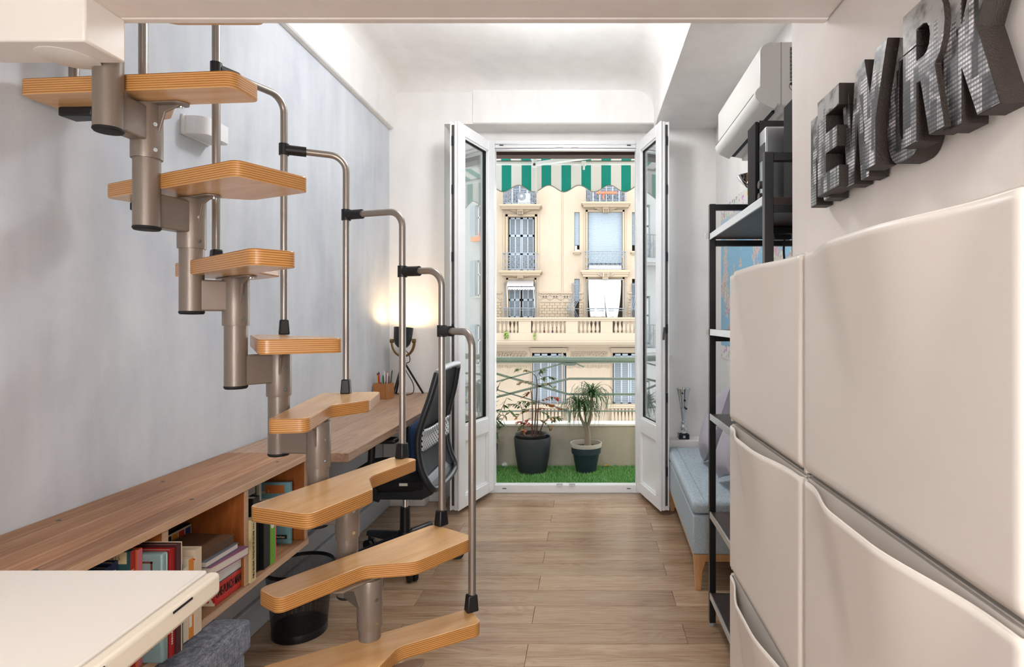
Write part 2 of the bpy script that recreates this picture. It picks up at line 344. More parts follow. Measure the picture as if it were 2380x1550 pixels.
def leaf(name, hinge, free, sgn, txt):
    # local x runs from the hinge to the free edge, y across the thickness (0 = room face), z up
    h = Vector(hinge); d = Vector(free) - h; L = d.length; ang = math.atan2(d.y, d.x)
    r = thing(name, txt, 'door', (h.x, h.y, .035), 'French window leaves', ang); r['kind'] = 'structure'
    H = 2.482; T = .062; y0, y1 = (0, T) if sgn > 0 else (-T, 0); S = .078
    K = dict(parent=r, local=True)
    def bx(a, b, c, d2, e=0, f=0): return M().box(a, b, y0 + e, y1 - f, c, d2)
    ob('stile', bx(0, S, 0, H), PVC, bev=.004, **K); ob('stile', bx(L - S, L, 0, H), PVC, bev=.004, **K)
    ob('rail', bx(S, L - S, 0, .075), PVC, bev=.004, **K); ob('rail', bx(S, L - S, H - .075, H), PVC, bev=.004, **K)
    ob('rail', bx(S, L - S, .43, .53), PVC, bev=.004, **K)
    ob('panel', bx(S - .004, L - S + .004, .07, .435, .018, .018), PVC, **K)
    g = .010
    b = M()
    for (z0, z1) in ((.53, H - .075), (.075, .43)):
        for s_ in (0, 1):
            e, f = ((.008, T - .018) if s_ == 0 else (T - .018, .008))
            b.box(S, S + g, y0 + e, y1 - f, z0, z1).box(L - S - g, L - S, y0 + e, y1 - f, z0, z1).box(S, L - S, y0 + e, y1 - f, z0, z0 + g).box(S, L - S, y0 + e, y1 - f, z1 - g, z1)
    ob('glazing_bead', b, PVC, bev=.002, **K)
    ob('gasket', M().box(S + .004, S + .013, y0 + .022, y1 - .022, .53, H - .075).box(L - S - .013, L - S - .004, y0 + .022, y1 - .022, .53, H - .075).box(S, L - S, y0 + .022, y1 - .022, .532, .542).box(S, L - S, y0 + .022, y1 - .022, H - .087, H - .077), RUBBER, **K)
    ob('pane', M().box(S - .002, L - S + .002, y0 + .025, y0 + .029, .528, H - .073), GLASS, **K)
    yc = (y1 - .044) if sgn < 0 else (y0 + .044)
    # rebated closing edge with the espagnolette strip
    ob('rebate', M().box(L, L + .012, y0, y0 + .009, .0, H).box(L, L + .007, y1 - .009, y1, .0, H).box(L, L + .004, yc + (.010 if sgn < 0 else -.024), yc + (.024 if sgn < 0 else -.010), .0, H), PVC, bev=.002, **K)
    yc = (y1 - .044) if sgn < 0 else (y0 + .044)
    st = ob('lock_strip', M().box(L, L + .006, yc - .007, yc + .007, .03, H - .02), DARKMET, bev=.001, **K)
    for z in (.25, .72, 1.16, 1.62, 2.05, 2.36): ob('lock_cam', M().box(L + .005, L + .012, yc - .006, yc + .006, z - .03, z + .03), BLACKM, st, local=True, bev=.001)
    if sgn < 0:      # lever on the room face of the left leaf
        hx = M().tube([(L - .03, y0 + .002, .60), (L - .03, y0 - .045, .60)], .009, 12).tube(bez([(L - .03, y0 - .045, .60), (L - .015, y0 - .052, .598), (L + .03, y0 - .05, .575), (L + .045, y0 - .045, .545)], 5), .008, 10)
    else: hx = M().tube([(L + .006, y0 + .03, 1.16), (L + .03, y0 + .02, 1.16)], .007, 10).tube([(L + .03, y0 + .02, 1.17), (L + .032, y0 + .012, 1.09)], .007, 10)
    ob('lever', hx, DARKMET, smooth=True, **K)
    for z in (.2, 1.25, 2.3): ob('hinge', M().tube([(-.008, y1 if sgn > 0 else y0, z - .05), (-.008, y1 if sgn > 0 else y0, z + .05)], .011, 12), PVC, smooth=True, **K)
    return r
leaf('door_1', (-.668, 4.155), (-.815, 3.70), -1, 'white glazed French window leaf swung open beside the office chair')
leaf('door_2', (.352, 4.155), (.462, 3.70), 1, 'white glazed French window leaf swung open beside the bench')
# ------------------------------------------------------------------ balcony, parapet, rail, shutter lintel
OCHRE = plaster('ochre_render', '#eed7b2', '#f4dfbe', 1.5, .10)
CONC = plaster('grey_concrete', '#a8a295', '#bab4a6', 2.5, .35)
struct('floor_balcony', M().box(-2.4, 2.4, 4.30, 5.1, -.25, -.004), CONC)
struct('wall_parapet', M().box(-2.4, 2.4, 4.955, 5.10, -.2, .345), CONC, bev=.008)
struct('trim_7', M().box(-2.4, 2.4, 4.945, 5.11, .345, .366), plain('white_coping', lin('#e9e7e3'), .6), bev=.006)
m = M().box(-2.4, -.72, 4.28, 4.45, -8, 4.5).box(.404, 2.4, 4.28, 4.45, -8, 4.5).box(-.72, .404, 4.28, 4.45, 2.56, 4.5).box(-.72, .404, 4.28, 4.45, -8, -.004)
struct('wall_outer', m, OCHRE)
struct('trim_8', M().box(-.72, .404, 4.30, 4.40, 2.472, 2.57), wood('shutter_lintel', '#35211a', '#4b2f24', '#5a4a3c', (1, 9, 9), 3, .6, .3, .1))
TURFB = plain('turf_backing', lin('#3d7a36'), .9)
tf = struct('floor_turf', M().box(-1.5, 1.3, 4.302, 4.953, -.004, .004), TURFB)
rr = random.Random(5); b = M()
for _ in range(26000):
    x = rr.uniform(-1.15, .95); y = 4.304 + .646 * rr.random(); h = rr.uniform(.012, .026); a = rr.uniform(0, 6.28); wd = .0022
    ca, sa = math.cos(a) * wd, math.sin(a) * wd; lx, ly = rr.uniform(-.009, .009), rr.uniform(-.009, .009)
    if y + ly > 4.952: ly = -.004
    b.add([(x - ca, y - sa, .003), (x + ca, y + sa, .003), (x + lx, y + ly, .003 + h)], [(0, 1, 2)], rr.randrange(3))
tag(ob('turf_blades', b, [plain('turf_a', lin('#6fae55'), .5, var=.1), plain('turf_b', lin('#4f9343'), .5, var=.1), plain('turf_c', lin('#a3d08c'), .45, var=.1)], tf, merge=False), kind='stuff')
GREENP = plain('sage_green_paint', lin('#7d9288'), .35, var=.05)
YR = 5.03
def rp(px, py): x, z = at(px, py, YR); return (x, YR, z)
rl = thing('balcony_railing', 'sage green tubular balcony railing with crossed bars on the parapet', 'railing', (-.1, YR, .366))
ob('top_rail', M().tube([(-2.3, YR, .906), (2.3, YR, .906)], .027, 20), GREENP, rl, smooth=True)
def bar(pts, w, nm='bar'):
    b = M()
    for p, q in zip(pts, pts[1:]): b.beam(p, q, .012, w, up=(0, 0, 1))
    ob(nm, b, GREENP, rl, bev=.003)
xe = 2.2
def ext(px, py): x, z = at(px, py, YR); return (x, YR, z)
bar([ext(1020, 830), ext(1153, 868), ext(1321, 916), (xe, YR, at(0, 917, YR)[1])], .020)
bar([ext(1020, 962), ext(1153, 923), ext(1322, 880), (xe, YR, at(0, 881, YR)[1])], .020)
bar([ext(1020, 927), ext(1153, 887), ext(1314, 843)], .013); bar([ext(1335, 843), ext(1358, 853)], .011)
bar([ext(1020, 868), ext(1153, 905), ext(1317, 953)], .012)
bar([(-2.2, YR, at(0, 955, YR)[1]), (xe, YR, at(0, 955.5, YR)[1])], .011)
bar([(-2.2, YR, at(0, 885, YR)[1]), ext(1020, 885)], .011); bar([(-2.2, YR, at(0, 920, YR)[1]), ext(1020, 921)], .011)
for x in (-1.75, -.155, 1.6): ob('post', M().tube([(x, YR, .36), (x, YR, .47 if abs(x) < .5 else .9)], .010, 10), GREENP, rl, smooth=True)
for x in (-1.285, -.155, .98): ob('saddle', M().tube([(x - .055, YR, .872), (x - .03, YR, .868), (x + .03, YR, .868), (x + .055, YR, .872)], .012, 8), GREENP, rl, smooth=True)
# striped awning over the balcony
TEAL = plain('teal_canvas', lin('#119a8e'), .8, var=.05, ns=20); CANV = plain('white_canvas', lin('#f2f1f3'), .8, var=.03, ns=20)
GREYC = plain('awning_hem', lin('#8d8a84'), .7); WMET = plain('white_painted_metal', lin('#eceef0'), .35, var=.02)
aw = thing('awning', 'green and white striped awning with scalloped valance over the balcony', 'awning', (-.1, 5.7, 2.5))
YA = 5.7; pit = 46.3 * YA / FPX; x0 = at(1166, 0, YA)[0]; zt = at(0, 383, YA)[1]
def scal(x):
    p = (x - at(1170, 0, YA)[0]) / (70.5 * YA / FPX); return at(0, 438.5, YA)[1] - .033 * math.cos(2 * math.pi * p)
edges = []
for k in range(-13, 20):
    edges += [(x0 + k * pit, x0 + k * pit + pit * .485, TEAL), (x0 + k * pit + pit * .485, x0 + (k + 1) * pit, CANV)]
for a, b_, mt in edges:
    n = 8; b = M(); pts = [(a + (b_ - a) * i / n, scal(a + (b_ - a) * i / n)) for i in range(n + 1)]
    b.prism([(a, zt)] + pts + [(b_, zt)], YA - .0012, YA + .0012, 'y'); ob('valance_stripe', b, mt, aw, merge=False)
    zf = at(0, 376, YA)[1]; b = M().add([(a, YA, zf), (b_, YA, zf), (b_, 4.46, zf + .34), (a, 4.46, zf + .34), (a, YA, zf + .003), (b_, YA, zf + .003), (b_, 4.46, zf + .343), (a, 4.46, zf + .343)], [(0, 1, 2, 3), (7, 6, 5, 4), (0, 4, 5, 1), (2, 6, 7, 3), (1, 5, 6, 2), (3, 7, 4, 0)])
    ob('canopy_stripe', b, mt, aw)
xa, xb = edges[0][0], edges[-1][1]
ob('valance_hem', M().tube([(xa + (xb - xa) * i / 260, YA - .002, scal(xa + (xb - xa) * i / 260)) for i in range(261)], .005, 6), GREYC, aw, smooth=True)
ob('front_bar', M().box(xa, xb, YA - .03, YA + .03, zt - .005, at(0, 375, YA)[1]), WMET, aw, bev=.006)
ob('valance_rail', M().box(xa, xb, YA - .034, YA - .026, at(0, 378.5, YA)[1], at(0, 377.5, YA)[1] + .004), GREYC, aw)
j = at(1246, 381, 5.60); q = at(1470, 350, 4.75)
ar = ob('folding_arm', M().beam((j[0], 5.60, j[1] - .0), (q[0], 4.75, q[1]), .05, .034), WMET, aw, bev=.004)
ob('elbow_joint', M().tube([(j[0] - .015, 5.60, j[1] + .045), (j[0] - .015, 5.60, j[1] - .03)], .026, 16), WMET, ar, smooth=True)
ob('joint_bolt', M().tube([(j[0] - .015, 5.572, j[1] - .012), (j[0] - .015, 5.566, j[1] - .012)], .012, 12), DARKMET, ar, smooth=True)
h = at(1357, 385, 5.64); ob('bracket', M().box(h[0] - .022, h[0] + .022, 5.62, 5.66, h[1] + .0, h[1] + .045).box(h[0] - .010, h[0] + .010, 5.62, 5.65, h[1] - .04, h[1]), WMET, aw, bev=.005)
st = at(1246, 410, 5.69); ob('support_strap', M().box(st[0] - .013, st[0] + .013, 5.684, 5.69, at(0, 445, 5.69)[1], at(0, 384, 5.69)[1]), CANV, aw)
# ------------------------------------------------------------------ space-saver staircase
SS = .96
def sp(x, y, rel): return Vector((x * SS, y * SS, EYE + rel * SS))
RISE = .2167
rel = lambda k: .60 - RISE * (k - 1)
POLE = {0: (-1.147, 1.391), 1: (-1.142, 1.506), 2: (-1.112, 1.633), 3: (-1.028, 1.699), 4: (-.952, 1.793), 5: (-.827, 1.787), 6: (-.738, 1.788), 7: (-.628, 1.678), 8: (-.556, 1.575)}
TB = {0: (-.845, 1.362, 180), 1: (-.848, 1.391, 175), 2: (-.835, 1.379, 154), 3: (-.769, 1.33, 140), 4: (-.85, 1.50, 122), 5: (-.862, 1.559, 101), 6: (-.885, 1.511, 70.3), 7: (-.862, 1.515, 55.3), 8: (-.869, 1.536, 32.5)}
POST = {1: (-1.365, 1.545), 2: (-1.30, 1.70), 3: (-1.15, 1.80), 4: (-1.06, 2.03), 5: (-.88, 2.12), 6: (-.65, 2.042), 7: (-.498, 1.989), 8: (-.364, 1.836)}
TH = .040 * SS
stair = thing('staircase', 'space-saver staircase with birch treads on a stepped taupe steel column', 'staircase', (-.55 * SS, 1.575 * SS, 0))
WN = [(0, 0), (.585, 0), (.585, .105), (.335, .105), (.235, .205), (0, .205)]
NW = [(0, 0), (.585, 0), (.585, .205), (.345, .205), (.245, .105), (0, .105)]
BRK = plain('bracket_steel', lin('#8d8883'), .3, .6, var=.05)
rt, rs = .0305 * SS, .0352 * SS
for k in range(0, 9):
    px, py = POLE[k]; bx, by, ang = TB[k]; a = Vector((math.cos(R(ang)), math.sin(R(ang)))); nrm = Vector((a.y, -a.x))
    tp = WN if k % 2 == 0 else NW
    if k == 1: tp = [(0, 0), (.570, 0), (.570, .205), (.335, .205), (.235, .105), (0, .105)]
    if k == 0: tp = [(0, 0), (.55, 0), (.55, .10), (.33, .10), (.24, .17), (0, .17)]
    pl = roundpoly([tuple((Vector((bx, by)) + a * u + nrm * v) * SS) for u, v in tp], [.026, .026, .026, .05, .045, .026], 6)
    zt_ = EYE + rel(k) * SS
    # the tread's own frame: x runs along its grain
    ca, sa = a.x, a.y; o3 = Vector((px * SS, py * SS, zt_ - TH))
    loc2 = [((x - o3.x) * ca + (y - o3.y) * sa, -(x - o3.x) * sa + (y - o3.y) * ca) for x, y in pl]
    b = M().prism(loc2, 0, TH, 'z', 0, 1)
    td = ob('tread', b, [BIRCH, PLY], stair, local=True, bev=.003, merge=True)
    td.location = o3 - WLOC[stair.name]; td.rotation_euler = (0, 0, R(ang)); WLOC[td.name] = o3
    if k == 0: continue
    # bracket: plate with lobes, gussets and screws, in the tread's frame
    b = M(); plt = roundpoly([(-.10, -.022), (.10, -.022), (.12, .0), (.10, .022), (-.10, .022), (-.12, .0)], .012, 3)
    b.prism([(x * SS, y * SS) for x, y in plt], -.005, -.0005)
    for s_ in (-1, 1): b.prism([(s_ * .03, -.004), (s_ * .095, -.004), (s_ * .05, -.022), (s_ * .033, -.075)], -.003, .003, 'y')
    ob('bracket', b, TAUPE, td, local=True, bev=.0015)
    for x in (-.085, .085): ob('screw', M().lathe([(0, -.010), (.005, -.010), (.006, -.0075), (.006, -.005)], (x, -.008, 0), 10), CHROME, td, local=True, smooth=True)
# columns: module k = tube k hanging from collar k, joined low down by an arm to collar k+1
for k in range(0, 9):
    px, py = POLE[k]; zu = rel(k) * SS + EYE - TH
    p = (px * SS, py * SS)
    zlow = EYE + (rel(k + 1) - .04 - .105) * SS
    if k > 0:
        cl = ob('collar', M().lathe([(0, zu - .004), (rs * .96, zu - .004), (rs, zu - .008), (rs, zu - .14 * SS), (rs * .985, zu - .143 * SS), (rt, zu - .143 * SS)], (p[0], p[1], 0), 40), TAUPE, stair, smooth=True)
        d = Vector((-p[0], -p[1])).normalized(); d = Vector((d.x * math.cos(.5) - d.y * math.sin(.5), d.x * math.sin(.5) + d.y * math.cos(.5)))
        for z in (zu - .055, zu - .118):
            c = Vector((p[0] + d.x * rs, p[1] + d.y * rs, z)); e = Vector((d.x, d.y, 0))
            ob('bolt', M().tube([c - e * .001, c + e * .0016], [.0055, .005], 10).tube([c + e * .0012, c + e * .0024], [.003, .002], 6), CHROME, cl, smooth=True)
    if k == 8:
        ob('column', M().lathe([(rt, zu - .03), (rt, .012)], (*p, 0), 36), TAUPE, stair, smooth=True)
        ob('base_plate', M().lathe([(0, .012), (.07, .012), (.075, .008), (.075, 0), (0, 0)], (*p, 0), 36), TAUPE, stair, smooth=True)
        continue
    ztop = zu - .02 if k > 0 else 1.99
    tb = ob('column', M().lathe([(0, ztop), (rt, ztop), (rt, zlow + .004)], (*p, 0), 40), TAUPE, stair, smooth=True)
    ob('end_cap', M().lathe([(rt, zlow + .004), (rt * 1.03, zlow + .002), (rt * 1.03, zlow - .001), (rt * .92, zlow - .005), (0, zlow - .006)], (*p, 0), 32), RUBBER, tb, smooth=True)
    q = (POLE[k + 1][0] * SS, POLE[k + 1][1] * SS); zu1 = rel(k + 1) * SS + EYE - TH
    b = M().beam((p[0], p[1], (zu1 - .012 + zlow + .004) / 2), (q[0], q[1], (zu1 - .012 + zlow + .004) / 2), .042, zu1 - .012 - zlow - .004)
    ob('arm', b, TAUPE, stair, bev=.005, segs=3)
# balusters with their bent rails, clamps and feet
RB = .0118 * SS
for k in range(1, 9):
    x, y = POST[k]; zb = rel(k); zt2 = rel(k) + {8: .880, 7: .871, 6: .867, 5: .863, 4: .828}.get(k, .86)
    if k == 1: pts = [sp(x, y, zb - .04), sp(x, y, zt2)]
    else:
        x1, y1 = POST[k - 1]; d = Vector((x1 - x, y1 - y)); dl = d.length; d.normalize(); rb = min(.055, dl * .4)
        pts = [sp(x, y, zb + .005), sp(x, y, zt2 - rb)]
        for i in range(1, 8):
            an = i / 8 * math.pi / 2; pts.append(sp(x + d.x * rb * (1 - math.cos(an)), y + d.y * rb * (1 - math.cos(an)), zt2 - rb + rb * math.sin(an)))
        pts += [sp(x + d.x * rb, y + d.y * rb, zt2), sp(x1 - d.x * .012, y1 - d.y * .012, zt2)]
    bl = ob('baluster', M().tube(pts, RB, 18), STEEL, stair, smooth=True)
    if k > 1:
        c0 = sp(x1, y1, zt2); dv = Vector((d.x, d.y, 0)); c1 = c0 - dv * min(.07, dl * .45) * SS
        b = M().tube([c0 - dv * .006, c1], .0175 * SS, 16).tube([c0 - Vector((0, 0, .019)), c0 + Vector((0, 0, .019))], .0165 * SS, 18)
        ob('clamp', b, BLACKP, bl, smooth=True)
    f = sp(x, y, zb); ang = TB[k][2]
    b = M(); ca, sa = math.cos(R(ang)), math.sin(R(ang))
    sec = [(-.022, -.017, 0), (.017, -.017, 0), (.017, .017, 0), (-.022, .017, 0)]
    for z0, z1, k0, k1 in ((-.0005, .018, 1.0, .92), (.018, .05, .92, .80))[:1 if k == 1 else 2]:
        vs = [(f.x + (u * ca - v * sa) * kk * SS, f.y + (u * sa + v * ca) * kk * SS, f.z + z) for z, kk in ((z0, k0), (z1, k1)) for u, v, _ in sec]
        b.add(vs, [(3, 2, 1, 0), (4, 5, 6, 7)] + [(i, (i + 1) % 4, 4 + (i + 1) % 4, 4 + i) for i in range(4)])
    if k > 2:
        ob('foot', b, BLACKP, bl, bev=.004); continue
    # lip that wraps below the tread end
    u0, u1 = (.004, .030)
    vs = [(f.x + (u * ca - v * sa) * SS, f.y + (u * sa + v * ca) * SS, f.z + z) for z in (-.062, -TH - .0005) for u, v in ((-.07, -.022), (.02, -.026), (.02, .026), (-.07, .02))]
    b.add(vs, [(3, 2, 1, 0), (4, 5, 6, 7)] + [(i, (i + 1) % 4, 4 + (i + 1) % 4, 4 + i) for i in range(4)])
    ob('foot', b, BLACKP, bl, bev=.004)

# ------------------------------------------------------------------ moulded shoe cabinets, two columns of three
GAPM = plain('cabinet_shadow_gap', lin('#b9b0a7'), .6)
CW, CH, XC = .519, .39, .374
names = {(0, 0): 'ivory moulded shoe cabinet at the top of the far column beside the black rack', (0, 1): 'ivory moulded shoe cabinet in the middle of the far column', (0, 2): 'ivory moulded shoe cabinet lowest in the far column',
         (1, 0): 'large ivory shoe cabinet at the top of the near column under the letters', (1, 1): 'large ivory shoe cabinet below the top one of the near column', (1, 2): 'ivory shoe cabinet lowest in the near column, mostly out of frame'}
def bumpf(u):
    f = lambda t: t * t * (3 - 2 * t)
    up = f(min(max((u - .05) / .29, 0), 1)); dn = 1 - f(min(max((u - .55) / .38, 0), 1)); return up * dn
for (c, r), lab in names.items():
    y1 = YN - .001 - c * (CW + .002); y0 = y1 - CW; zt_ = 1.373 - r * (CH + 0.0); zb_ = zt_ - CH + .002
    t = thing('shoe_cabinet', lab, 'cabinet', (XC + .08, (y0 + y1) / 2, zb_), 'moulded shoe cabinets')
    ob('body', M().box(XC + .030, XN - .001, y0, y1, zb_, zt_ - .004), TRON, t, bev=.004)
    ob('side_rim', M().box(XC + .004, XC + .034, y0, y0 + .004, zb_, zt_ - .008).box(XC + .004, XC + .034, y1 - .004, y1, zb_, zt_ - .008), TRON, t, bev=.0015)
    def fn(u, v, y0=y0, y1=y1, zt_=zt_, zb_=zb_):          # u runs from the far end to the near end, v from bottom to top
        yy = y1 - .0055 - (CW - .011) * u; zz = zb_ + .006 + (CH - .018) * v
        dd = max(0, (v - .30) / .70); dep = dd ** 1.7
        wd = 1 - .62 * (1 - dd)                            # the bulge narrows downwards
        uu = .5 + (u - .5) / max(wd, .2) if dd > 0 else 0
        e = min(u, 1 - u) * CW; ed = .006 * max(0, 1 - e / .006) ** 2
        ev = v * CH; ed += .006 * max(0, 1 - ev / .006) ** 2
        return (XC - .026 * bumpf(min(max(uu, 0), 1)) * dep + ed, yy, zz)
    d = M().grid(fn, 64, 40); dr = ob('door', d, TRON, t, smooth=True); dr.data.set_sharp_from_angle(angle=R(180))
    k = dr.modifiers.new('thick', 'SOLIDIFY'); k.thickness = .0035; k.offset = 0
    ob('lip', M().tube([tuple(Vector(fn(u / 60, 1)) + Vector((.001, 0, 0))) for u in range(61)], .0022, 8), TRON, dr, smooth=True)
    ob('pocket_back', M().box(XC + .007, XC + .012, y0 + .006, y1 - .006, zt_ - .09, zt_ - .0045), TRON, t)
    ob('top_rail', M().box(XC + .0125, XC + .034, y0 + .004, y1 - .004, zt_ - .012, zt_ - .004), TRON, t, bev=.002)

# ------------------------------------------------------------------ NEW YORK letters
def city():
    t = NT('skyline_print'); s = t.n('SeparateXYZ'); t.t.links.new(t.coord(), s.inputs[0]); y, z = s.outputs[1], s.outputs[2]
    def wn(a, b):
        c = t.n('CombineXYZ', X=a, Y=b).outputs[0]; o = t.n('TexWhiteNoise'); o.noise_dimensions = '2D'; t.t.links.new(c, o.inputs['Vector']); return o.outputs[0]
    def layer(w_, off, zs, zo):
        col = t.math('FLOOR', t.math('MULTIPLY_ADD', y, 1 / w_, off)); hgt = t.math('MULTIPLY_ADD', wn(col, off), zs, zo)
        inside = t.math('LESS_THAN', z, hgt); tone = wn(col, off + 7.3)
        win = t.math('GREATER_THAN', t.math('SINE', t.math('MULTIPLY', z, 2 * math.pi / .0062)), -.1); win2 = t.math('GREATER_THAN', t.math('SINE', t.math('MULTIPLY', y, 2 * math.pi / .0055)), .1)
        br = t.math('MULTIPLY', t.math('MULTIPLY_ADD', t.math('POWER', tone, 1.8), 1.2, .03), t.math('MULTIPLY_ADD', t.math('MULTIPLY', win, t.math('MULTIPLY_ADD', win2, .5, .5)), .8, .25))
        return inside, br
    c = t.ramp(t.math('ADD', t.math('MULTIPLY', z, 5.0), t.math('MULTIPLY', t.noise(t.coord('Object', (30, 30, 60)), 1, 4), .35)), [(.6, '#4a4e55'), (1.0, '#aeaeac')])
    for w_, off, zs, zo in ((.009, 3.1, .05, .125), (.013, 9.4, .09, .075), (.020, 21.7, .10, .03), (.016, 37.2, .07, .0)):
        i, b = layer(w_, off, zs, zo); c = t.mix(i, c, t.n('CombineColor', Red=b, Green=b, Blue=t.math('MULTIPLY', b, 1.06)).outputs[0])
    c = t.mix(t.ramp(t.noise(t.coord('Object', (26, 26, 34)), 1, 4), [(.45, (0, 0, 0, 1)), (.62, (.8, .8, .8, 1))]), c, '#0e0f13')
    return t.fin(c, .33)
CITY = city(); LEDGE = plain('dark_brown_letter_edge', lin('#2c221d'), .55, var=.35, ns=150, bump=.5, bs=400)
LET = {'N': [(0, 0), (.30, 0), (.30, .52), (.66, 0), (1, 0), (1, 1), (.70, 1), (.70, .46), (.34, 1), (0, 1)],
       'E': [(0, 0), (1, 0), (1, .21), (.42, .21), (.42, .40), (.92, .40), (.92, .61), (.42, .61), (.42, .79), (1, .79), (1, 1), (0, 1)],
       'W': [(.16, 0), (.40, 0), (.50, .55), (.60, 0), (.84, 0), (1, 1), (.78, 1), (.70, .42), (.60, 1), (.40, 1), (.30, .42), (.22, 1), (0, 1)],
       'Y': [(.33, 0), (.67, 0), (.67, .40), (1, 1), (.66, 1), (.50, .66), (.34, 1), (0, 1), (.33, .40)],
       'K': [(0, 0), (.36, 0), (.36, .34), (.62, 0), (1, 0), (.62, .56), (1, 1), (.62, 1), (.36, .66), (.36, 1), (0, 1)]}
sg = thing('letter_sign', 'dark layered letters spelling NEW YORK with a city photo print on the wall', 'wall sign', (XN, .98, 1.505))
ZB, LH = 1.507, .208
rx = lambda n, a0, a1, cx, cy, r1, r2: [(cx + r1 * math.cos(a0 + (a1 - a0) * i / n), cy + r2 * math.sin(a0 + (a1 - a0) * i / n)) for i in range(n + 1)]
def letter(ch, yl, yr, front, dz=0, h=LH):
    fx = lambda u, v: (yl + (yr - yl) * u, ZB + dz + h * v)      # text runs from far (left) to near
    x0, x1 = front, min(front + .036, XN)
    b = M()
    def ring(out, inn):
        n = len(out); po = [fx(*p) for p in out]; pi_ = [fx(*p) for p in inn]
        for x, fl in ((x0, 0), (x1, 1)):
            b.add([(x, *p) for p in po] + [(x, *p) for p in pi_], [(i, (i + 1) % n, n + (i + 1) % n, n + i) for i in range(n)], 0)
        for q in (po, pi_): b.add([(x0, *p) for p in q] + [(x1, *p) for p in q], [(i, (i + 1) % n, n + (i + 1) % n, n + i) for i in range(n)], 1)
    if ch == 'O':
        def se(i, r1, r2):
            a = 2 * math.pi * i / 40; c, s = math.cos(a), math.sin(a); return (.5 + r1 * math.copysign(abs(c) ** .6, c), .5 + r2 * math.copysign(abs(s) ** .7, s))
        ring([se(i, .5, .5) for i in range(40)], [se(i, .17, .32) for i in range(40)])
    elif ch == 'R':
        bowl = rx(8, -math.pi / 2, math.pi / 2, .62, .72, .38, .28)
        out = [(0, 0), (.36, 0), (.36, .42), (.44, .42), (.64, 0), (1, 0), (.80, .46)] + bowl[1:] + [(0, 1)]
        # outline carries the counter as a thin keyhole
        inn = [(.36, .60)] + rx(6, -math.pi / 2, math.pi / 2, .52, .70, .12, .11)[::1] + [(.36, .82)]
        key = [(0, 0), (.36, 0), (.36, .42), (.44, .42), (.64, 0), (1, 0), (.78, .47)] + bowl[2:] + [(0, 1), (0, .7), (.36, .7), (.36, .81)] + rx(6, math.pi / 2, -math.pi / 2, .52, .70, .14, .11) + [(.36, .59), (.36, .6995), (0, .6995)]
        b.prism([fx(*p) for p in key], x0, x1, 'x', 0, 1)
    else: b.prism([fx(*p) for p in LET[ch]], x0, x1, 'x', 0, 1)
    for i, f in enumerate(b.f):                                   # only the face towards the room is printed
        if b.i[i] == 0 and all(abs(b.v[j][0] - x1) < 1e-6 for j in f): b.i[i] = 1
    ob('letter', b, [CITY, LEDGE], sg, bev=.0012, segs=1, merge=True)
letter('N', 1.300, 1.19, .500, -.006, .194); letter('E', 1.217, 1.112, .482, 0, .198); letter('W', 1.140, 1.010, .500, -.002, .190)
letter('Y', 1.050, .932, .482, .003, .194); letter('O', .974, .864, .502, -.006, .204); letter('R', .888, .782, .482, .004, .202); letter('K', .800, .688, .490, .0, .204)
# ------------------------------------------------------------------ desk, wall shelf, white table, storage pouf
b = M().box(XL + .004, -.90, 2.187, YB - .002, .714, .75)
dk = thing('desk', 'long oak desk top fixed along the grey wall under the tripod lamp', 'desk', (-1.13, 3.1, .58))
ob('desktop', b, DESKW, dk, bev=.003)
ob('cleat', M().box(XL + .004, XL + .05, 2.3, 3.88, .66, .7135), PVC, dk)
for y in (2.55, 3.3): ob('shelf_bracket', M().box(XL + .004, XL + .02, y - .012, y + .012, .5, .713).beam((XL + .02, y, .52), (-1.02, y, .708), .02, .02).box(XL + .004, -1.0, y - .012, y + .012, .70, .7135), BLACKM, dk)
XS = -1.053
sh = thing('wall_bookshelf', 'long reclaimed wood bookshelf hung low along the grey wall', 'shelf', (-1.21, 1.2, .408))
WS = [XL + .004, -1.30, -1.235, -1.17, -1.115, XS + .008]
for a, c in zip(WS, WS[1:]): ob('plank', M().box(a + .0003, c - .0003, .25, 2.186, .728, .75), CEDAR, sh, bev=.0012, segs=1)
for a, c in zip([XL + .004, -1.25, -1.15], [-1.25, -1.15, XS]): ob('bottom_board', M().box(a + .0003, c - .0003, .25, 2.19, .408, .43), CEDAR, sh, bev=.001, segs=1)
ob('back_panel', M().box(XL + .004, XL + .010, .25, 2.18, .43, .728), CEDARV, sh)
for y in (2.178, 1.797, 1.452, 1.05, .62):
    d_ = ob('divider', M().box(XL + .010, XS - .004, y - .009, y + .009, .4305, .7275), CEDARV, sh, bev=.001, segs=1); ob('front_edge', M().box(XS - .0038, XS - .0008, y - .009, y + .009, .4305, .7275), RAWEDGE, d_)
ob('front_edge', M().box(XS + .0082, XS + .0105, .25, 2.186, .7285, .7495), RAWEDGE, sh, bev=.0008, segs=1); ob('front_edge', M().box(XS + .0003, XS + .0025, .25, 2.19, .4082, .4298), RAWEDGE, sh, bev=.0008, segs=1)
for y, x in ((1.02, XL + .05), (1.45, XL + .05), (1.80, XL + .055), (1.16, XS - .05), (1.62, XS - .05), (2.05, XS - .04)): ob('screw', M().lathe([(0, .001), (.005, .001), (.006, 0)], (x, y, .7502), 10), DARKMET, sh)
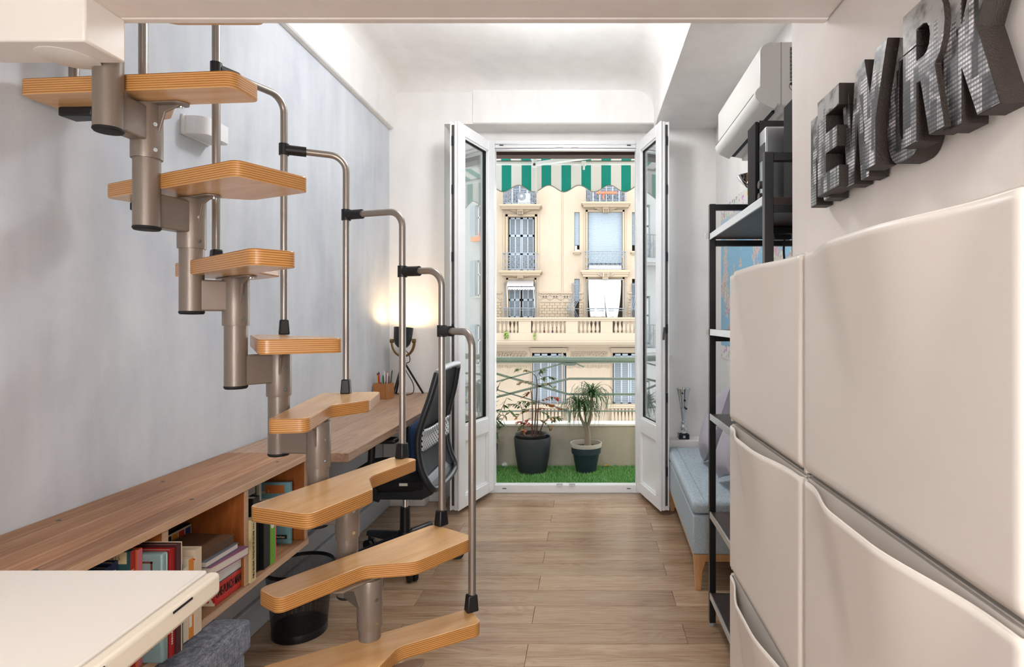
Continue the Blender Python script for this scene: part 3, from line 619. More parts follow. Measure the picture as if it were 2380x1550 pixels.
# white lacquered table top in the foreground
wt = thing('white_table', 'white lacquered table with a thick cream edge in the near corner', 'table', (-.8, .3, 0))
ob('tabletop', M().prism([(-1.03, -.55), (-.505, -.55), (-.609, .932), (-1.03, .932)], .818, .85), LACQ, wt, bev=.004)
ob('edge_band', M().prism([(-.5025, -.55), (-.478, -.55), (-.585, .928), (-.6065, .928)], 0.814, .8495), plain('cream_edge', lin('#f0e5d2'), .4, var=.02), wt, bev=.007, segs=3)
for y in (.66, .83): ob('slot', M().beam((-.585 + (.928 - y - .022) * .0724 + .0002, y + .022, .8425), (-.585 + (.928 - y + .022) * .0724 + .0002, y - .022, .8425), .0015, .003), RUBBER, wt)
ob('carcass', M().box(-1.02, -.82, -.5, .62, .03, .818), LACQ, wt, bev=.003)
ob('plinth', M().box(-1.0, -.85, -.48, .60, 0, .03), LACQ, wt)
# storage pouf
def tweed(name, a, b_, sc=1.0):
    t = NT(name); v = t.coord('Object', (60 * sc, 60 * sc, 420 * sc)); v2 = t.coord('Object', (420 * sc, 420 * sc, 60 * sc))
    f = t.math('ADD', t.math('MULTIPLY', t.noise(v, 1, 3), .5), t.math('MULTIPLY', t.noise(v2, 1, 3), .5))
    t.bump(f, .5, .002); return t.fin(t.ramp(f, [(.38, a), (.62, b_)]), .9, 0, .2)
TWEED = tweed('grey_blue_tweed', '#5f6878', '#a9b1bf')
pf = thing('storage_pouf', 'grey tweed storage pouf standing under the bookshelf', 'pouf', (-1.14, 1.46, 0))
ob('base', M().box(-1.335, -.972, 1.295, 1.655, .0, .305), TWEED, pf, bev=.012, segs=3)
def lid(u, v):
    x = -1.333 + .361 * u; y = 1.297 + .358 * v; e = min(u, 1 - u, v, 1 - v); q = math.exp(-(((u - .5) ** 2 + (v - .5) ** 2) / .004))
    return (x, y, .392 + .012 * min(1, e / .06) - .010 * q)
b = M().grid(lid, 24, 24); ld = ob('lid', M().box(-1.345, -.960, 1.285, 1.667, .308, .398), TWEED, pf, bev=.016, segs=4)
ob('cushion_top', b, TWEED, pf, smooth=True)
# ------------------------------------------------------------------ books and boxes on the shelf
ZF = .4305
PAGE = plain('book_pages', lin('#e6ddcc'), .8, var=.05)
TXT = {}
def text(body, size, mat, parent, loc, rot, sx=1.0, name='lettering', bold=0):
    cu = bpy.data.curves.new('t', 'FONT'); cu.body = body; cu.size = size; cu.align_x = 'CENTER'; cu.align_y = 'CENTER'; cu.extrude = .0004; cu.offset = bold; cu.resolution_u = 3
    o = bpy.data.objects.new('t', cu); COL.objects.link(o)
    dg = bpy.context.evaluated_depsgraph_get(); me = bpy.data.meshes.new_from_object(o.evaluated_get(dg)); me.name = name
    bpy.data.objects.remove(o); me.materials.clear(); me.materials.append(mat)
    t = bpy.data.objects.new(name, me); COL.objects.link(t); t.parent = parent; t.location = Vector(loc) - WLOC[parent.name]; t.rotation_euler = rot; t.scale = (sx, 1, 1); return t
INK = plain('ink_black', lin('#1c1a1a'), .6, var=0); INKR = plain('ink_red', lin('#c0272d'), .6, var=0); INKW = plain('ink_white', lin('#ece8df'), .6, var=0)
SPINE = (R(90), R(-90), R(90))        # reads along the spine of an upright book facing the room
def bars(t, x, y, z0, z1, mat, wd=.004):      # small print that is too fine to read: a line of tiny marks on a spine
    b = M(); z = z0; i = 0
    while z < z1: h = (.0028, .0042, .0034, .0022)[i % 4]; b.box(x, x + .0004, y - wd / 2, y + wd / 2, z, z + h); z += h + .0022; i += 1
    tag(ob('print_marks', b, mat, t, merge=False), kind='stuff')
def ubook(label, x1, y0, y1, h, d, col, spine=None, group='books on the low wall shelf', z=None):
    """upright book: spine towards the room at x1"""
    z = ZF if z is None else z
    t = thing('book', label, 'book', (x1 - d / 2, (y0 + y1) / 2, z), group); cm = plain('cover_' + col, lin(col), .5, var=.05)
    g = min(.002, (y1 - y0) * .15)
    ob('cover', M().box(x1 - d, x1 - .0, y0, y0 + g, z, z + h).box(x1 - d, x1, y1 - g, y1, z, z + h).box(x1 - g, x1, y0 + g, y1 - g, z, z + h), cm, t)
    if spine: ob('spine_band', M().box(x1 + .0, x1 + .0006, y0, y1, z + .001, z + h - .001), plain('cover_' + spine, lin(spine), .5, var=.05), t)
    ob('page_block', M().box(x1 - d + .003, x1 - g, y0 + g, y1 - g, z + .003, z + h - .004), PAGE, t)
    return t
# far bay (beside the desk), all upright
t = ubook('cream paperback with black title on its spine, at the far bay front', -1.047, 1.808, 1.836, .195, .14, '#e3d3a0')
text('PABLO ESCOBAR, TRAFIQUANT DE COCAÏNE', .0120, INK, t, (-1.0464, 1.822, ZF + .085), SPINE, .60); bars(t, -1.0468, 1.822, ZF + .165, ZF + .183, INK)
ubook('thin pale blue paperback behind the cream one', -1.055, 1.837, 1.850, .192, .14, '#9fb6bf')
ubook('thick black hardback beside the green book', -1.075, 1.868, 1.905, .245, .20, '#17171a')
ubook('black spined book with a coloured strip touching the green book', -1.062, 1.906, 1.942, .215, .20, '#101113', '#1d1c22')
t = ubook('bright green book with white round sticker and pink back', -1.06, 1.944, 1.972, .205, .19, '#6fae2f')
ob('sticker', M().tube([(-1.0600, 1.956, ZF + .13), (-1.0592, 1.956, ZF + .13)], .011, 18), INKW, t)
ob('pink_edge', M().box(-1.07, -1.0594, 1.9725, 1.978, ZF, ZF + .205), plain('cover_pink', lin('#d8708e'), .5), t)
t = thing('book', 'pale blue schoolbook leaning with its cover towards the room in the far bay', 'book', (-1.145, 2.135, ZF), 'books on the low wall shelf')
ob('cover', M().box(-1.205, -1.088, 2.128, 2.142, ZF, ZF + .225), plain('cover_blue', lin('#7fb0bd'), .5), t, bev=.001)
ob('cover_picture', M().box(-1.18, -1.11, 2.1272, 2.128, ZF + .185, ZF + .215), plain('cover_orange', lin('#c8743a'), .5), t)
ob('title_band', M().box(-1.204, -1.090, 2.1272, 2.128, ZF + .145, ZF + .165), plain('band', lin('#d8cfc4'), .5), t)
FRONT = (R(90), 0, 0)
text('en !', .02, INKW, t, (-1.18, 2.127, ZF + .19), FRONT)
ob('maker_tag', M().box(-1.15, -1.10, 2.1272, 2.128, ZF + .018, ZF + .033), INK, t); text('Nathan', .012, INKW, t, (-1.125, 2.1268, ZF + .0255), FRONT)
for i in range(6): ob('text_line', M().box(-1.165, -1.105 - .01 * (i % 3), 2.1274, 2.128, ZF + .075 + .009 * i, ZF + .078 + .009 * i), INK, t)
t = thing('box', 'grey cardboard box lying across the books in the far bay', 'box', (-1.16, 1.86, .677), 'boxes on the low wall shelf')
ob('box_body', M().box(-1.30, -1.10, 1.812, 1.925, .677, .716), plain('grey_board', lin('#9d9694'), .7), t, bev=.002)
ob('box_lid', M().box(-1.302, -1.098, 1.810, 1.927, .7165, .7265), plain('grey_board2', lin('#b9b1ab'), .7), t, bev=.001)
ubook('tall navy spined book at the back of the far bay', -1.15, 2.0, 2.018, .28, .18, '#232a3c'); ubook('tall olive spined book at the back of the far bay', -1.15, 2.02, 2.032, .275, .18, '#8c8a5c'); ubook('tall white spined book at the back of the far bay', -1.15, 2.034, 2.05, .285, .18, '#c9c4bd')
# middle bay: slim books then a lying stack
t = ubook('slim green spined book beside the divider', -1.026, 1.463, 1.474, .200, .15, '#2f8467')
t = ubook('slim white book with small red title in the middle bay', -1.024, 1.475, 1.488, .188, .14, '#e4ddcf'); bars(t, -1.0238, 1.4815, ZF + .09, ZF + .16, INKR)
t = ubook('orange and white paperback in the middle bay', -1.022, 1.489, 1.507, .206, .14, '#e3d9c8', '#e08a2c'); ob('label', M().box(-1.0212, -1.0208, 1.490, 1.500, ZF + .03, ZF + .17), INKW, t)
t = ubook('cream book with a thin red line in the middle bay', -1.02, 1.509, 1.536, .222, .15, '#e2d2bb'); ob('red_line', M().box(-1.05, -1.0194, 1.5085, 1.5092, ZF + .196, ZF + .200), INKR, t)
def flat(label, x0, x1, y0, y1, z0, z1, top, edge=None, rz=0, name='book'):
    t = thing(name, label, 'book' if name == 'book' else 'box', ((x0 + x1) / 2, (y0 + y1) / 2, z0), 'books lying in the middle bay', R(rz))
    a, c = (x1 - x0) / 2, (y1 - y0) / 2; h = z1 - z0; K = dict(parent=t, local=True); cm = plain('cover_' + top, lin(top), .5, var=.05)
    ob('cover', M().box(-a, a, -c, c, 0, .002).box(-a, a, -c, c, h - .0022, h - .0002).box(-a, -a + .002, -c, c, .002, h - .002), cm, **K)
    ob('page_block', M().box(-a + .002, a - .002, -c + .002, c - .002, .002, h - .0024), plain('edge_' + edge, lin(edge), .7) if edge else PAGE, **K); return t
t = thing('book', 'thick red book with dark title lying lowest in the stack', 'book', (-1.15, 1.73, ZF), 'books lying in the middle bay')
RED = plain('cover_scarlet', lin('#d2322f'), .4, var=.04)
ob('cover', M().box(-1.235, -1.064, 1.662, 1.786, ZF, ZF + .060), RED, t, bev=.004)
ob('cream_side', M().box(-1.23, -1.066, 1.6605, 1.662, ZF + .001, ZF + .059), plain('cream_card', lin('#e4d8c4'), .6), t)
text('ONE-PUNCH MAN', .036, INK, t, (-1.0636, 1.724, ZF + .032), (R(90), 0, R(90)), .40, bold=.0006); text('MAN', .05, INKR, t, (-1.098, 1.6602, ZF + .026), FRONT, .62, bold=.001)
flat('thick book with white fore-edge lying on the red book', -1.355, -1.062, 1.668, 1.787, ZF + .0605, ZF + .112, '#4b4552', '#ebe8e4')
t = flat('mauve covered book sticking out of the lying stack', -1.205, -1.03, 1.61, 1.765, ZF + .1125, ZF + .137, '#9a5f86', '#e9e2d8', -6); text('Happy', .016, INK, t, (-1.08, 1.6085, ZF + .1245), FRONT)
flat('grey white paperback under the brown game box', -1.205, -1.045, 1.60, 1.74, ZF + .1375, ZF + .155, '#73828f', '#e8e2dc', -2)
flat('brown board game box on top of the lying stack', -1.203, -1.055, 1.59, 1.735, ZF + .1555, ZF + .182, '#6f533c', '#5b4534', -4, 'game_box')
t = thing('game_box', 'dark game box with small coloured squares behind the stack', 'box', (-1.28, 1.69, ZF + .1125), 'boxes on the low wall shelf')
ob('box_body', M().box(-1.352, -1.214, 1.61, 1.78, ZF + .1125, ZF + .198), plain('dark_card', lin('#1d1a1c'), .5), t, bev=.002)
ob('cream_band', M().box(-1.2138, -1.213, 1.611, 1.779, ZF + .160, ZF + .196), plain('cream_card', lin('#e4d8c4'), .6), t)
for i, cc in enumerate(('#2b4b87', '#c23a2e', '#20242c', '#d8a52b', '#c23a2e', '#2b4b87')): ob('square', M().box(-1.2129, -1.2122, 1.615 + i * .0275, 1.638 + i * .0275, ZF + .165, ZF + .191), plain('sq_' + cc, lin(cc), .5), t)
t = thing('game_box', 'black game box on top of the dark one with coloured squares', 'box', (-1.28, 1.68, ZF + .1985), 'boxes on the low wall shelf')
ob('box_body', M().box(-1.352, -1.22, 1.61, 1.75, ZF + .1985, ZF + .255), plain('black_card', lin('#121214'), .5), t, bev=.002); [bars(t, -1.2199, 1.62 + .012 * i, ZF + .22, ZF + .224, INKW, .007) for i in range(8)]
# near bay: books standing out past the shelf edge, nearer ones half hidden by the white table
t = ubook('dark maroon album with cream back cover beside the divider', -1.008, 1.4255, 1.4415, .268, .2, '#4b2226'); ob('cream_cover', M().box(-1.20, -1.0066, 1.4416, 1.4426, ZF, ZF + .270), plain('cream_card', lin('#e4d8c4'), .6), t)
t = ubook('bright red hardback next to the blue tin box', -1.012, 1.4065, 1.4245, .262, .2, '#a81f22'); bars(t, -1.0118, 1.4155, ZF + .03, ZF + .12, INKW)
t = thing('tin_box', 'dusty blue tin box with a framed picture on its lid', 'box', (-1.11, 1.395, ZF), 'boxes on the low wall shelf')
TINB = plain('tin_blue', lin('#8fb0b4'), .35, .2, var=.05)
ob('tin', M().box(-1.215, -1.012, 1.384, 1.4055, ZF, ZF + .262), TINB, t, bev=.006, segs=3)
ob('seam_band', M().box(-1.2155, -1.0112, 1.397, 1.399, ZF + .004, ZF + .258), ALU, t, bev=.001)
BRN = plain('frame_brown', lin('#6e3d22'), .5)
ob('picture_frame', M().box(-1.19, -1.036, 1.3828, 1.384, ZF + .240, ZF + .244).box(-1.040, -1.036, 1.3828, 1.384, ZF + .040, ZF + .244).box(-1.19, -1.036, 1.3828, 1.384, ZF + .036, ZF + .040), BRN, t)
ob('yellow_shape', M().prism([(-1.11, ZF + .178), (-1.085, ZF + .183), (-1.078, ZF + .213), (-1.098, ZF + .223), (-1.115, ZF + .206)], 1.3825, 1.384, 'y'), plain('print_yellow', lin('#e0b93c'), .5), t)
ob('orange_shape', M().prism([(-1.090, ZF + .196), (-1.065, ZF + .200), (-1.058, ZF + .218), (-1.072, ZF + .224), (-1.09, ZF + .212)], 1.3822, 1.3825, 'y'), plain('print_orange', lin('#d77f35'), .5), t)
ob('red_shape', M().prism([(-1.075, ZF + .158), (-1.05, ZF + .176), (-1.054, ZF + .186), (-1.08, ZF + .170)], 1.3822, 1.384, 'y'), plain('print_red', lin('#b3322d'), .5), t)
ob('blue_shape', M().prism(arc((-1.046, ZF + .198), .012, 0, 6.2, 10), 1.3822, 1.384, 'y'), plain('print_blue', lin('#26435c'), .5), t)
ubook('tall orange hardback with pink spine behind the teal cover', -1.060, 1.3675, 1.383, .278, .2, '#d9702b', '#d4707c')
t = ubook('teal and cream cloth book with a red spine', -1.064, 1.352, 1.3665, .281, .15, '#2f5a5e', '#a53026'); text('ES-TU ?', .011, INKW, t, (-1.0630, 1.3592, ZF + .22), SPINE)
ob('cream_label', M().box(-1.20, -1.072, 1.3508, 1.352, ZF + .252, ZF + .279), plain('label_cream', lin('#e3cfa2'), .6), t); text('ILLS', .016, plain('ink_olive', lin('#6d6a3c'), .6), t, (-1.097, 1.3504, ZF + .2655), FRONT, .8, bold=-.0004)
for i, (a, cc, hh, lab) in enumerate([(1.266, '#27305a', .262, 'navy paperback with pale lettering next to the teal book'), (1.248, '#1f2a4c', .258, 'second navy paperback from the teal book'), (1.232, '#d8d0c4', .255, 'thin cream paperback next to the navy pair'), (1.212, '#e2d8cb', .252, 'cream paperback with a red title, near bay'), (1.196, '#cfc8bf', .258, 'thin pale grey paperback, near bay'), (1.172, '#e1d4c2', .25, 'wide cream paperback with red drawing, near bay'), (1.148, '#8f2228', .262, 'dark red paperback with white lettering, near bay'), (1.128, '#b0282c', .26, 'scarlet paperback at the table edge, near bay'), (1.10, '#3c3a40', .265, 'charcoal paperback nearest the white table')]):
    wd = (1.286 if i == 0 else prev) - a - .0012; prev = a
    a += .0645; t = ubook(lab, -1.09, a, a + wd, hh, .16, cc)
    if i in (0, 1): bars(t, -1.0898, a + wd / 2, ZF + .10, ZF + .24, INKW, .0035)
    if i == 6: text('IN', .016, INKW, t, (-1.0894, a + wd / 2, ZF + .20), SPINE, .8)
    if i in (3, 5): bars(t, -1.0898, a + wd / 2, ZF + .17, ZF + .21, INKR, .008)
# ------------------------------------------------------------------ pencil cup and lamp on the desk
DZ = .7502
pc = thing('pencil_cup', 'square wooden pencil cup on the desk by the grey wall', 'cup', (-1.302, 3.715, DZ), None, R(-14))
o_ = .046
for (x0, x1, y0, y1) in ((-o_, o_, -o_, -o_ + .006), (-o_, o_, o_ - .006, o_), (-o_, -o_ + .006, -o_ + .006, o_ - .006), (o_ - .006, o_, -o_ + .006, o_ - .006)): ob('side', M().box(x0, x1, y0, y1, 0, .098), CUPW, pc, local=True, bev=.001)
ob('bottom', M().box(-o_ + .006, o_ - .006, -o_ + .006, o_ - .006, 0, .006), CUPW, pc, local=True)
pens = [('#d8a52b', 'yellow pencil'), ('#1a1a1c', 'black ballpoint'), ('#8c2340', 'burgundy felt pen'), ('#c8456e', 'pink felt pen'), ('#e9e4dc', 'white pen with red clip'), ('#5db890', 'mint green marker'), ('#26262a', 'black and white marker'), ('#a9602f', 'brown pencil'), ('#dfe3e6', 'white pen leaning right'), ('#2d5a40', 'dark green pen'), ('#6a2a35', 'maroon pen')]
rr = random.Random(11)
for i, (cc, nm) in enumerate(pens):
    x = -1.302 + (-.032 + .064 * (i / 10)); y = 3.715 + rr.uniform(-.026, .026); L_ = rr.uniform(.135, .172); tx, ty = (x + 1.302) * .45 + rr.uniform(-.008, .008), rr.uniform(-.02, .02)
    p0 = Vector((x, y, DZ + .0065)); p1 = p0 + Vector((tx, ty, L_)); q = p0 + (p1 - p0) * .92
    t = thing('pencil' if 'pencil' in nm else 'pen', nm + ' standing in the square wooden cup', 'pencil' if 'pencil' in nm else 'pen', tuple(p0), 'pens in the wooden cup')
    ob('barrel', M().tube([p0, q], .0042, 8), plain('pen_' + cc, lin(cc), .4), t, smooth=True); ob('tip', M().tube([q, p1], [.0042, .0012], 8), plain('pen_' + cc, lin(cc), .4) if i % 3 else INK, t, smooth=True)
lp = thing('tripod_lamp', 'small black spotlight lamp on a tripod in the desk corner', 'lamp', (-1.215, 3.86, DZ))
hc = Vector((-1.222, 3.85, 1.135)); ax = Vector((.05, .10, 1)).normalized()
def along(prof, n=32, mi=0):
    u = ax.orthogonal().normalized(); q = ax.cross(u); vs = [hc + ax * z + r * (math.cos(2 * math.pi * j / n) * u + math.sin(2 * math.pi * j / n) * q) for r, z in prof for j in range(n)]
    return M().add(vs, [(k * n + j, k * n + (j + 1) % n, (k + 1) * n + (j + 1) % n, (k + 1) * n + j) for k in range(len(prof) - 1) for j in range(n)], mi)
ob('lamp_shade', along([(.006, -.072), (.03, -.066), (.048, -.045), (.058, -.01), (.0625, .066), (.0605, .066), (.056, -.008), (.046, -.042), (.006, -.064)]), plain('shade_black', lin('#202226'), .5, var=.1), lp, smooth=True)
BULB = NT('warm_bulb'); BULB.b.inputs['Emission Color'].default_value = lin('#ffc477'); BULB.b.inputs['Emission Strength'].default_value = 22
ob('bulb', along([(.004, -.03), (.02, -.02), (.024, .0), (.018, .02), (.003, .03)]), BULB.fin('#fff2dd', .5), lp, smooth=True)
BRASS = plain('aged_brass', lin('#7d6138'), .4, .6)
pts = [Vector((-1.222 + .075 * math.cos(a), 3.85, 1.105 + .095 * math.sin(a))) for a in [math.pi + math.pi * i / 18 for i in range(19)]]
ob('yoke', M().tube(pts, .006, 8, flat=1.6), BRASS, lp, smooth=True)
for s_ in (-1, 1): ob('knob', M().tube([(-1.222 + s_ * .062, 3.85, 1.113), (-1.222 + s_ * .084, 3.85, 1.113)], .014, 14), BRASS, lp, smooth=True)
ob('stem', M().tube([(-1.222, 3.85, 1.012), (-1.222, 3.85, .97)], .009, 10), BLACKM, lp, smooth=True)
for fx_, fy_ in ((-1.262, 3.765), (-1.115, 3.945), (-1.30, 3.95)): ob('leg', M().tube([(-1.222, 3.852, .985), (fx_, fy_, DZ + .003)], .0065, 10), BLACKM, lp, smooth=True)
ob('cord', M().tube(bez([(-1.222, 3.87, 1.06), (-1.19, 3.875, 1.02), (-1.185, 3.875, .975), (-1.215, 3.875, .955), (-1.21, 3.88, .91), (-1.165, 3.88, .83), (-1.16, 3.87, .77), (-1.20, 3.86, DZ + .004), (-1.26, 3.90, DZ + .004), (-1.33, 3.96, DZ + .004)], 6), .0028, 8), RUBBER, lp, smooth=True)
point('tripod_lamp_glow', tuple(hc + ax * .045), .018, 3.6, (1, .68, .34))
# ------------------------------------------------------------------ mesh waste bin
t = NT('wire_mesh'); u = t.n('TexCoord').outputs['UV']; s = t.n('SeparateXYZ'); t.t.links.new(u, s.inputs[0])
A = t.math('SINE', t.math('ADD', t.math('MULTIPLY', s.outputs[0], 2 * math.pi * 150), t.math('MULTIPLY', s.outputs[1], 2 * math.pi * 190)))
B_ = t.math('SINE', t.math('SUBTRACT', t.math('MULTIPLY', s.outputs[0], 2 * math.pi * 150), t.math('MULTIPLY', s.outputs[1], 2 * math.pi * 190)))
k = t.math('MAXIMUM', t.math('GREATER_THAN', A, .5), t.math('GREATER_THAN', B_, .5)); holes(t, k); WIRE = t.fin('#1b1c20', .45, .3)
bn = thing('waste_bin', 'black wire mesh waste bin under the end of the bookshelf', 'bin', (-1.155, 2.335, 0))
pr = [(.100, .012), (.104, .05), (.112, .14), (.120, .22), (.126, .262)]
ob('mesh_wall', M().lathe(pr, (-1.155, 2.335, 0), 64, uv=True), WIRE, bn, smooth=True, merge=False)
ob('rim', M().lathe([(.124, .258), (.130, .258), (.131, .268), (.127, .272), (.123, .268), (.124, .258)], (-1.155, 2.335, 0), 48), BLACKM, bn, smooth=True)
ob('bottom', M().lathe([(0, .02), (.098, .02), (.1025, .03), (.1035, .018), (.102, 0), (0, 0)], (-1.155, 2.335, 0), 48), BLACKM, bn, smooth=True)
# ------------------------------------------------------------------ office chair
ch = thing('office_chair', 'black mesh back office chair on castors pulled up to the desk', 'chair', (-.95, 3.03, 0))
FRAMEM = plain('chair_frame', lin('#22252b'), .38, var=.06); SEATM = plain('chair_fabric', lin('#14151a'), .9, bump=.2, bs=300)
near = [(-.722, 2.80, .995), (-.752, 2.785, .88), (-.785, 2.775, .78), (-.808, 2.77, .69), (-.806, 2.77, .60), (-.788, 2.775, .52), (-.758, 2.79, .455)]
far = [(x + .02 * math.sin((1 - z) * 4), 3.24 + (2.79 - y) * .6, z) for x, y, z in near]
bot = [(-.742, 2.84, .425), (-.735, 3.02, .415), (-.735, 3.19, .425)]
loop = near + bot + far[::-1]
ob('back_frame', M().tube(bez(loop, 6), [.017] * (len(loop) * 6 - 5), 12), FRAMEM, ch, smooth=True)
ob('top_rail', M().tube(bez([near[0], (-.712, 2.86, 1.012), (-.706, 3.02, 1.018), (-.706, 3.17, 1.014), far[0]], 8), [.015] * 33, 12), plain('silver_plastic', lin('#b9bdc3'), .35, var=.04), ch, smooth=True)
def bk(u, v):
    z = .46 + (.99 - .46) * u; f = lambda pts: next((tuple(Vector(a) + (Vector(c) - Vector(a)) * ((z - a[2]) / (c[2] - a[2]))) for a, c in zip(pts, pts[1:]) if c[2] <= z <= a[2]), pts[-1])
    a = Vector(f(near)); c = Vector(f(far)); p = a + (c - a) * v; p.x -= .022 * math.sin(math.pi * v); return p
t = NT('chair_mesh'); nb = t.noise(t.coord('Object', (500, 500, 500)), 1, 2); holes(t, t.math('GREATER_THAN', nb, .2)); CMESH = t.fin('#191c22', .7)
ob('back_mesh', M().grid(bk, 20, 14), CMESH, ch, smooth=True)
t = NT('perforated'); s = t.n('SeparateXYZ'); t.t.links.new(t.coord(), s.inputs[0])
a = t.math('SINE', t.math('MULTIPLY', s.outputs[1], 2 * math.pi / .034)); b_ = t.math('SINE', t.math('MULTIPLY', s.outputs[2], 2 * math.pi / .026)); LUMB = t.fin(t.mix(t.math('GREATER_THAN', t.math('MULTIPLY', a, b_), .28), '#dfe2e6', '#101115'), .3, .0)
def lumb(u, v):
    p = Vector(bk(0.30 + .20 * u, .03 + .94 * v)); p.x += .016; p.z -= .02 * math.sin(math.pi * v); return p
ob('lumbar_support', M().grid(lumb, 8, 14), LUMB, ch, smooth=True, solid=.006)
b = M().grid(lambda u, v: (-1.20 + .42 * u, 2.795 + .46 * v, .478 + .022 * (1 - (2 * u - 1) ** 6) * (1 - (2 * v - 1) ** 6)), 16, 16)
st = ob('seat', M().box(-1.20, -.78, 2.795, 3.255, .418, .482), SEATM, ch, bev=.025, segs=4); ob('seat_cushion', b, SEATM, ch, smooth=True)
ob('seat_shell', M().prism(roundpoly([(-1.16, .418), (-.84, .425), (-.78, .50), (-.755, .46), (-.735, .415), (-.80, .382), (-1.1, .385)], .02, 4), 2.80, 3.245, 'y'), FRAMEM, ch, bev=.01, segs=3)
ob('tilt_box', M().box(-1.04, -.87, 2.96, 3.10, .35, .386), BLACKP, ch, bev=.008); ob('tilt_knob', M().tube([(-1.06, 2.97, .385), (-1.075, 2.94, .335)], .022, 14), BLACKP, ch, smooth=True)
ob('gas_column', M().tube([(-.95, 3.03, .36), (-.95, 3.03, .27)], .0145, 20), CHROME, ch, smooth=True); ob('column_sleeve', M().tube([(-.95, 3.03, .275), (-.95, 3.03, .12)], [.025, .028], 20), BLACKP, ch, smooth=True)
ob('hub', M().lathe([(0, .155), (.035, .155), (.048, .13), (.045, .09), (0, .09)], (-.95, 3.03, 0), 24), BLACKP, ch, smooth=True)
NAVYM = plain('base_plastic', lin('#1c212b'), .35)
for i in range(5):
    a = R(-66 + 72 * i); d = Vector((math.cos(a), math.sin(a), 0)); e = Vector((-d.y, d.x, 0)); c = Vector((-.95, 3.03, 0))
    p = c + d * .27
    sec = [(d * .03, .028, .10, .145), (d * .16, .024, .085, .125), (d * .285, .018, .078, .105)]
    vs = []
    for q, w_, z0, z1 in sec: vs += [c + q + e * w_ + Vector((0, 0, z0)), c + q - e * w_ + Vector((0, 0, z0)), c + q - e * w_ * .6 + Vector((0, 0, z1)), c + q + e * w_ * .6 + Vector((0, 0, z1))]
    lg = ob('leg', M().add(vs, [(0, 1, 2, 3), (11, 10, 9, 8)] + [(4 * s_ + j, 4 * s_ + (j + 1) % 4, 4 * s_ + 4 + (j + 1) % 4, 4 * s_ + 4 + j) for s_ in (0, 1) for j in range(4)]), NAVYM, ch, bev=.006)
    h = c + d * .272; ra = R(35 + 70 * i); g = Vector((math.cos(ra), math.sin(ra), 0))
    ob('castor', M().tube([h + g * .006 + Vector((0, 0, .029)), h + g * .022 + Vector((0, 0, .029))], .029, 20).tube([h - g * .022 + Vector((0, 0, .029)), h - g * .006 + Vector((0, 0, .029))], .029, 20).tube([h + Vector((0, 0, .03)), h + Vector((0, 0, .085))], .009, 10), BLACKP, lg, smooth=True)
for y in (2.755, 3.285):
    am = ob('armrest', M().box(-1.13, -.90, y - .035, y + .035, .668, .692), BLACKP, ch, bev=.01, segs=3)
    ob('arm_post', M().tube([(-1.02, y, .67), (-1.03, y, .50), (-1.02, y + (.05 if y < 3 else -.05), .41)], .016, 10), BLACKP, am, smooth=True)
ob('care_label', M().box(-.905, -.865, 2.7935, 2.795, .452, .465), INKW, ch)
def pillow(name, label, c, sx, sz, th, rot, mat, grp=None):
    def fn(sgn):
        def f(u, v):
            a, b2 = 2 * u - 1, 2 * v - 1; e = (1 - abs(a) ** 3.0) ** .6 * (1 - abs(b2) ** 3.0) ** .6; pin = 1 - .10 * (1 - abs(a)) * abs(b2) ** 3 ; pin2 = 1 - .10 * (1 - abs(b2)) * abs(a) ** 3
            w_ = .004 * math.sin(7 * u + 5 * v + sgn) * e
            return (a * sx / 2 * pin2, sgn * (th / 2 * e + w_) , b2 * sz / 2 * pin)
        return f
    b = M().grid(fn(1), 18, 18).grid(fn(-1), 18, 18)
    o = ob(name, b, mat, smooth=True, loc=c); o.data.transform(Matrix.Identity(4)); o.rotation_euler = rot
    return tag(o, label, 'cushion', grp)
NAVYF = plain('navy_fabric', lin('#1d3a63'), .9, bump=.4, bs=120)
pillow('cushion', 'navy blue cushion on the office chair against its backrest', (-.862, 3.03, .628), .40, .26, .085, (0, R(-8), R(90)), NAVYF)
# ------------------------------------------------------------------ wall lamp, air conditioner, map, rack
wl = thing('wall_lamp', 'small white curved wall lamp on the grey wall above the stairs', 'lamp', (XL, 2.0, 1.91))
ob('back_plate', M().box(XL - .0, XL + .010, 1.955, 2.10, 1.878, 1.946), PVC, wl, bev=.002)
pl = [(XL + .006, 2.092), (-1.292, 2.092)] + [(-1.328 + .036 * math.cos(a), 2.0 - .036 - .0 + .036 - .036 * math.sin(a)) for a in [math.pi / 2 * i / 8 for i in range(9)]] + [(XL + .006, 1.964)]
ob('lamp_shade', M().prism(pl, 1.882, 1.944, 'z'), plain('lamp_white', lin('#eef0f3'), .4, var=.01), wl, bev=.002)
ob('diffuser', M().prism([(x + (.004 if x < -1.33 else -.004), y) for x, y in pl], 1.8795, 1.8818, 'z'), plain('frosted', lin('#dfe2e6'), .5, var=.01), wl)
# air conditioner
AC = plain('ac_plastic', lin('#d3d1cd'), .35, var=.015)
ac = thing('air_conditioner', 'white wall air conditioner with open flap above the black rack', 'air conditioner', (.79, 2.66, 2.09))
Y0, Y1 = 2.295, 3.03
body = [(XF, 2.352), (.725, 2.350), (.692, 2.338), (.682, 2.318), (.682, 2.165), (.698, 2.132), (.742, 2.104), (.80, 2.092), (XF, 2.090)]
ob('housing', M().prism(body, Y0, Y1, 'y'), AC, ac, bev=.006, segs=3)
ob('panel_seam', M().box(.6813, .6825, Y0 + .01, Y1 - .01, 2.168, 2.1705), DARKMET, ac)
ob('end_seam', M().box(.765, .7665, Y0 - .0008, Y0 + .002, 2.10, 2.348), DARKMET, ac)
ob('outlet', M().prism([(.7375, 2.089), (.756, 2.0865), (.756, 2.097), (.7375, 2.101)], Y0 + .05, Y1 - .05, 'y'), RUBBER, ac)
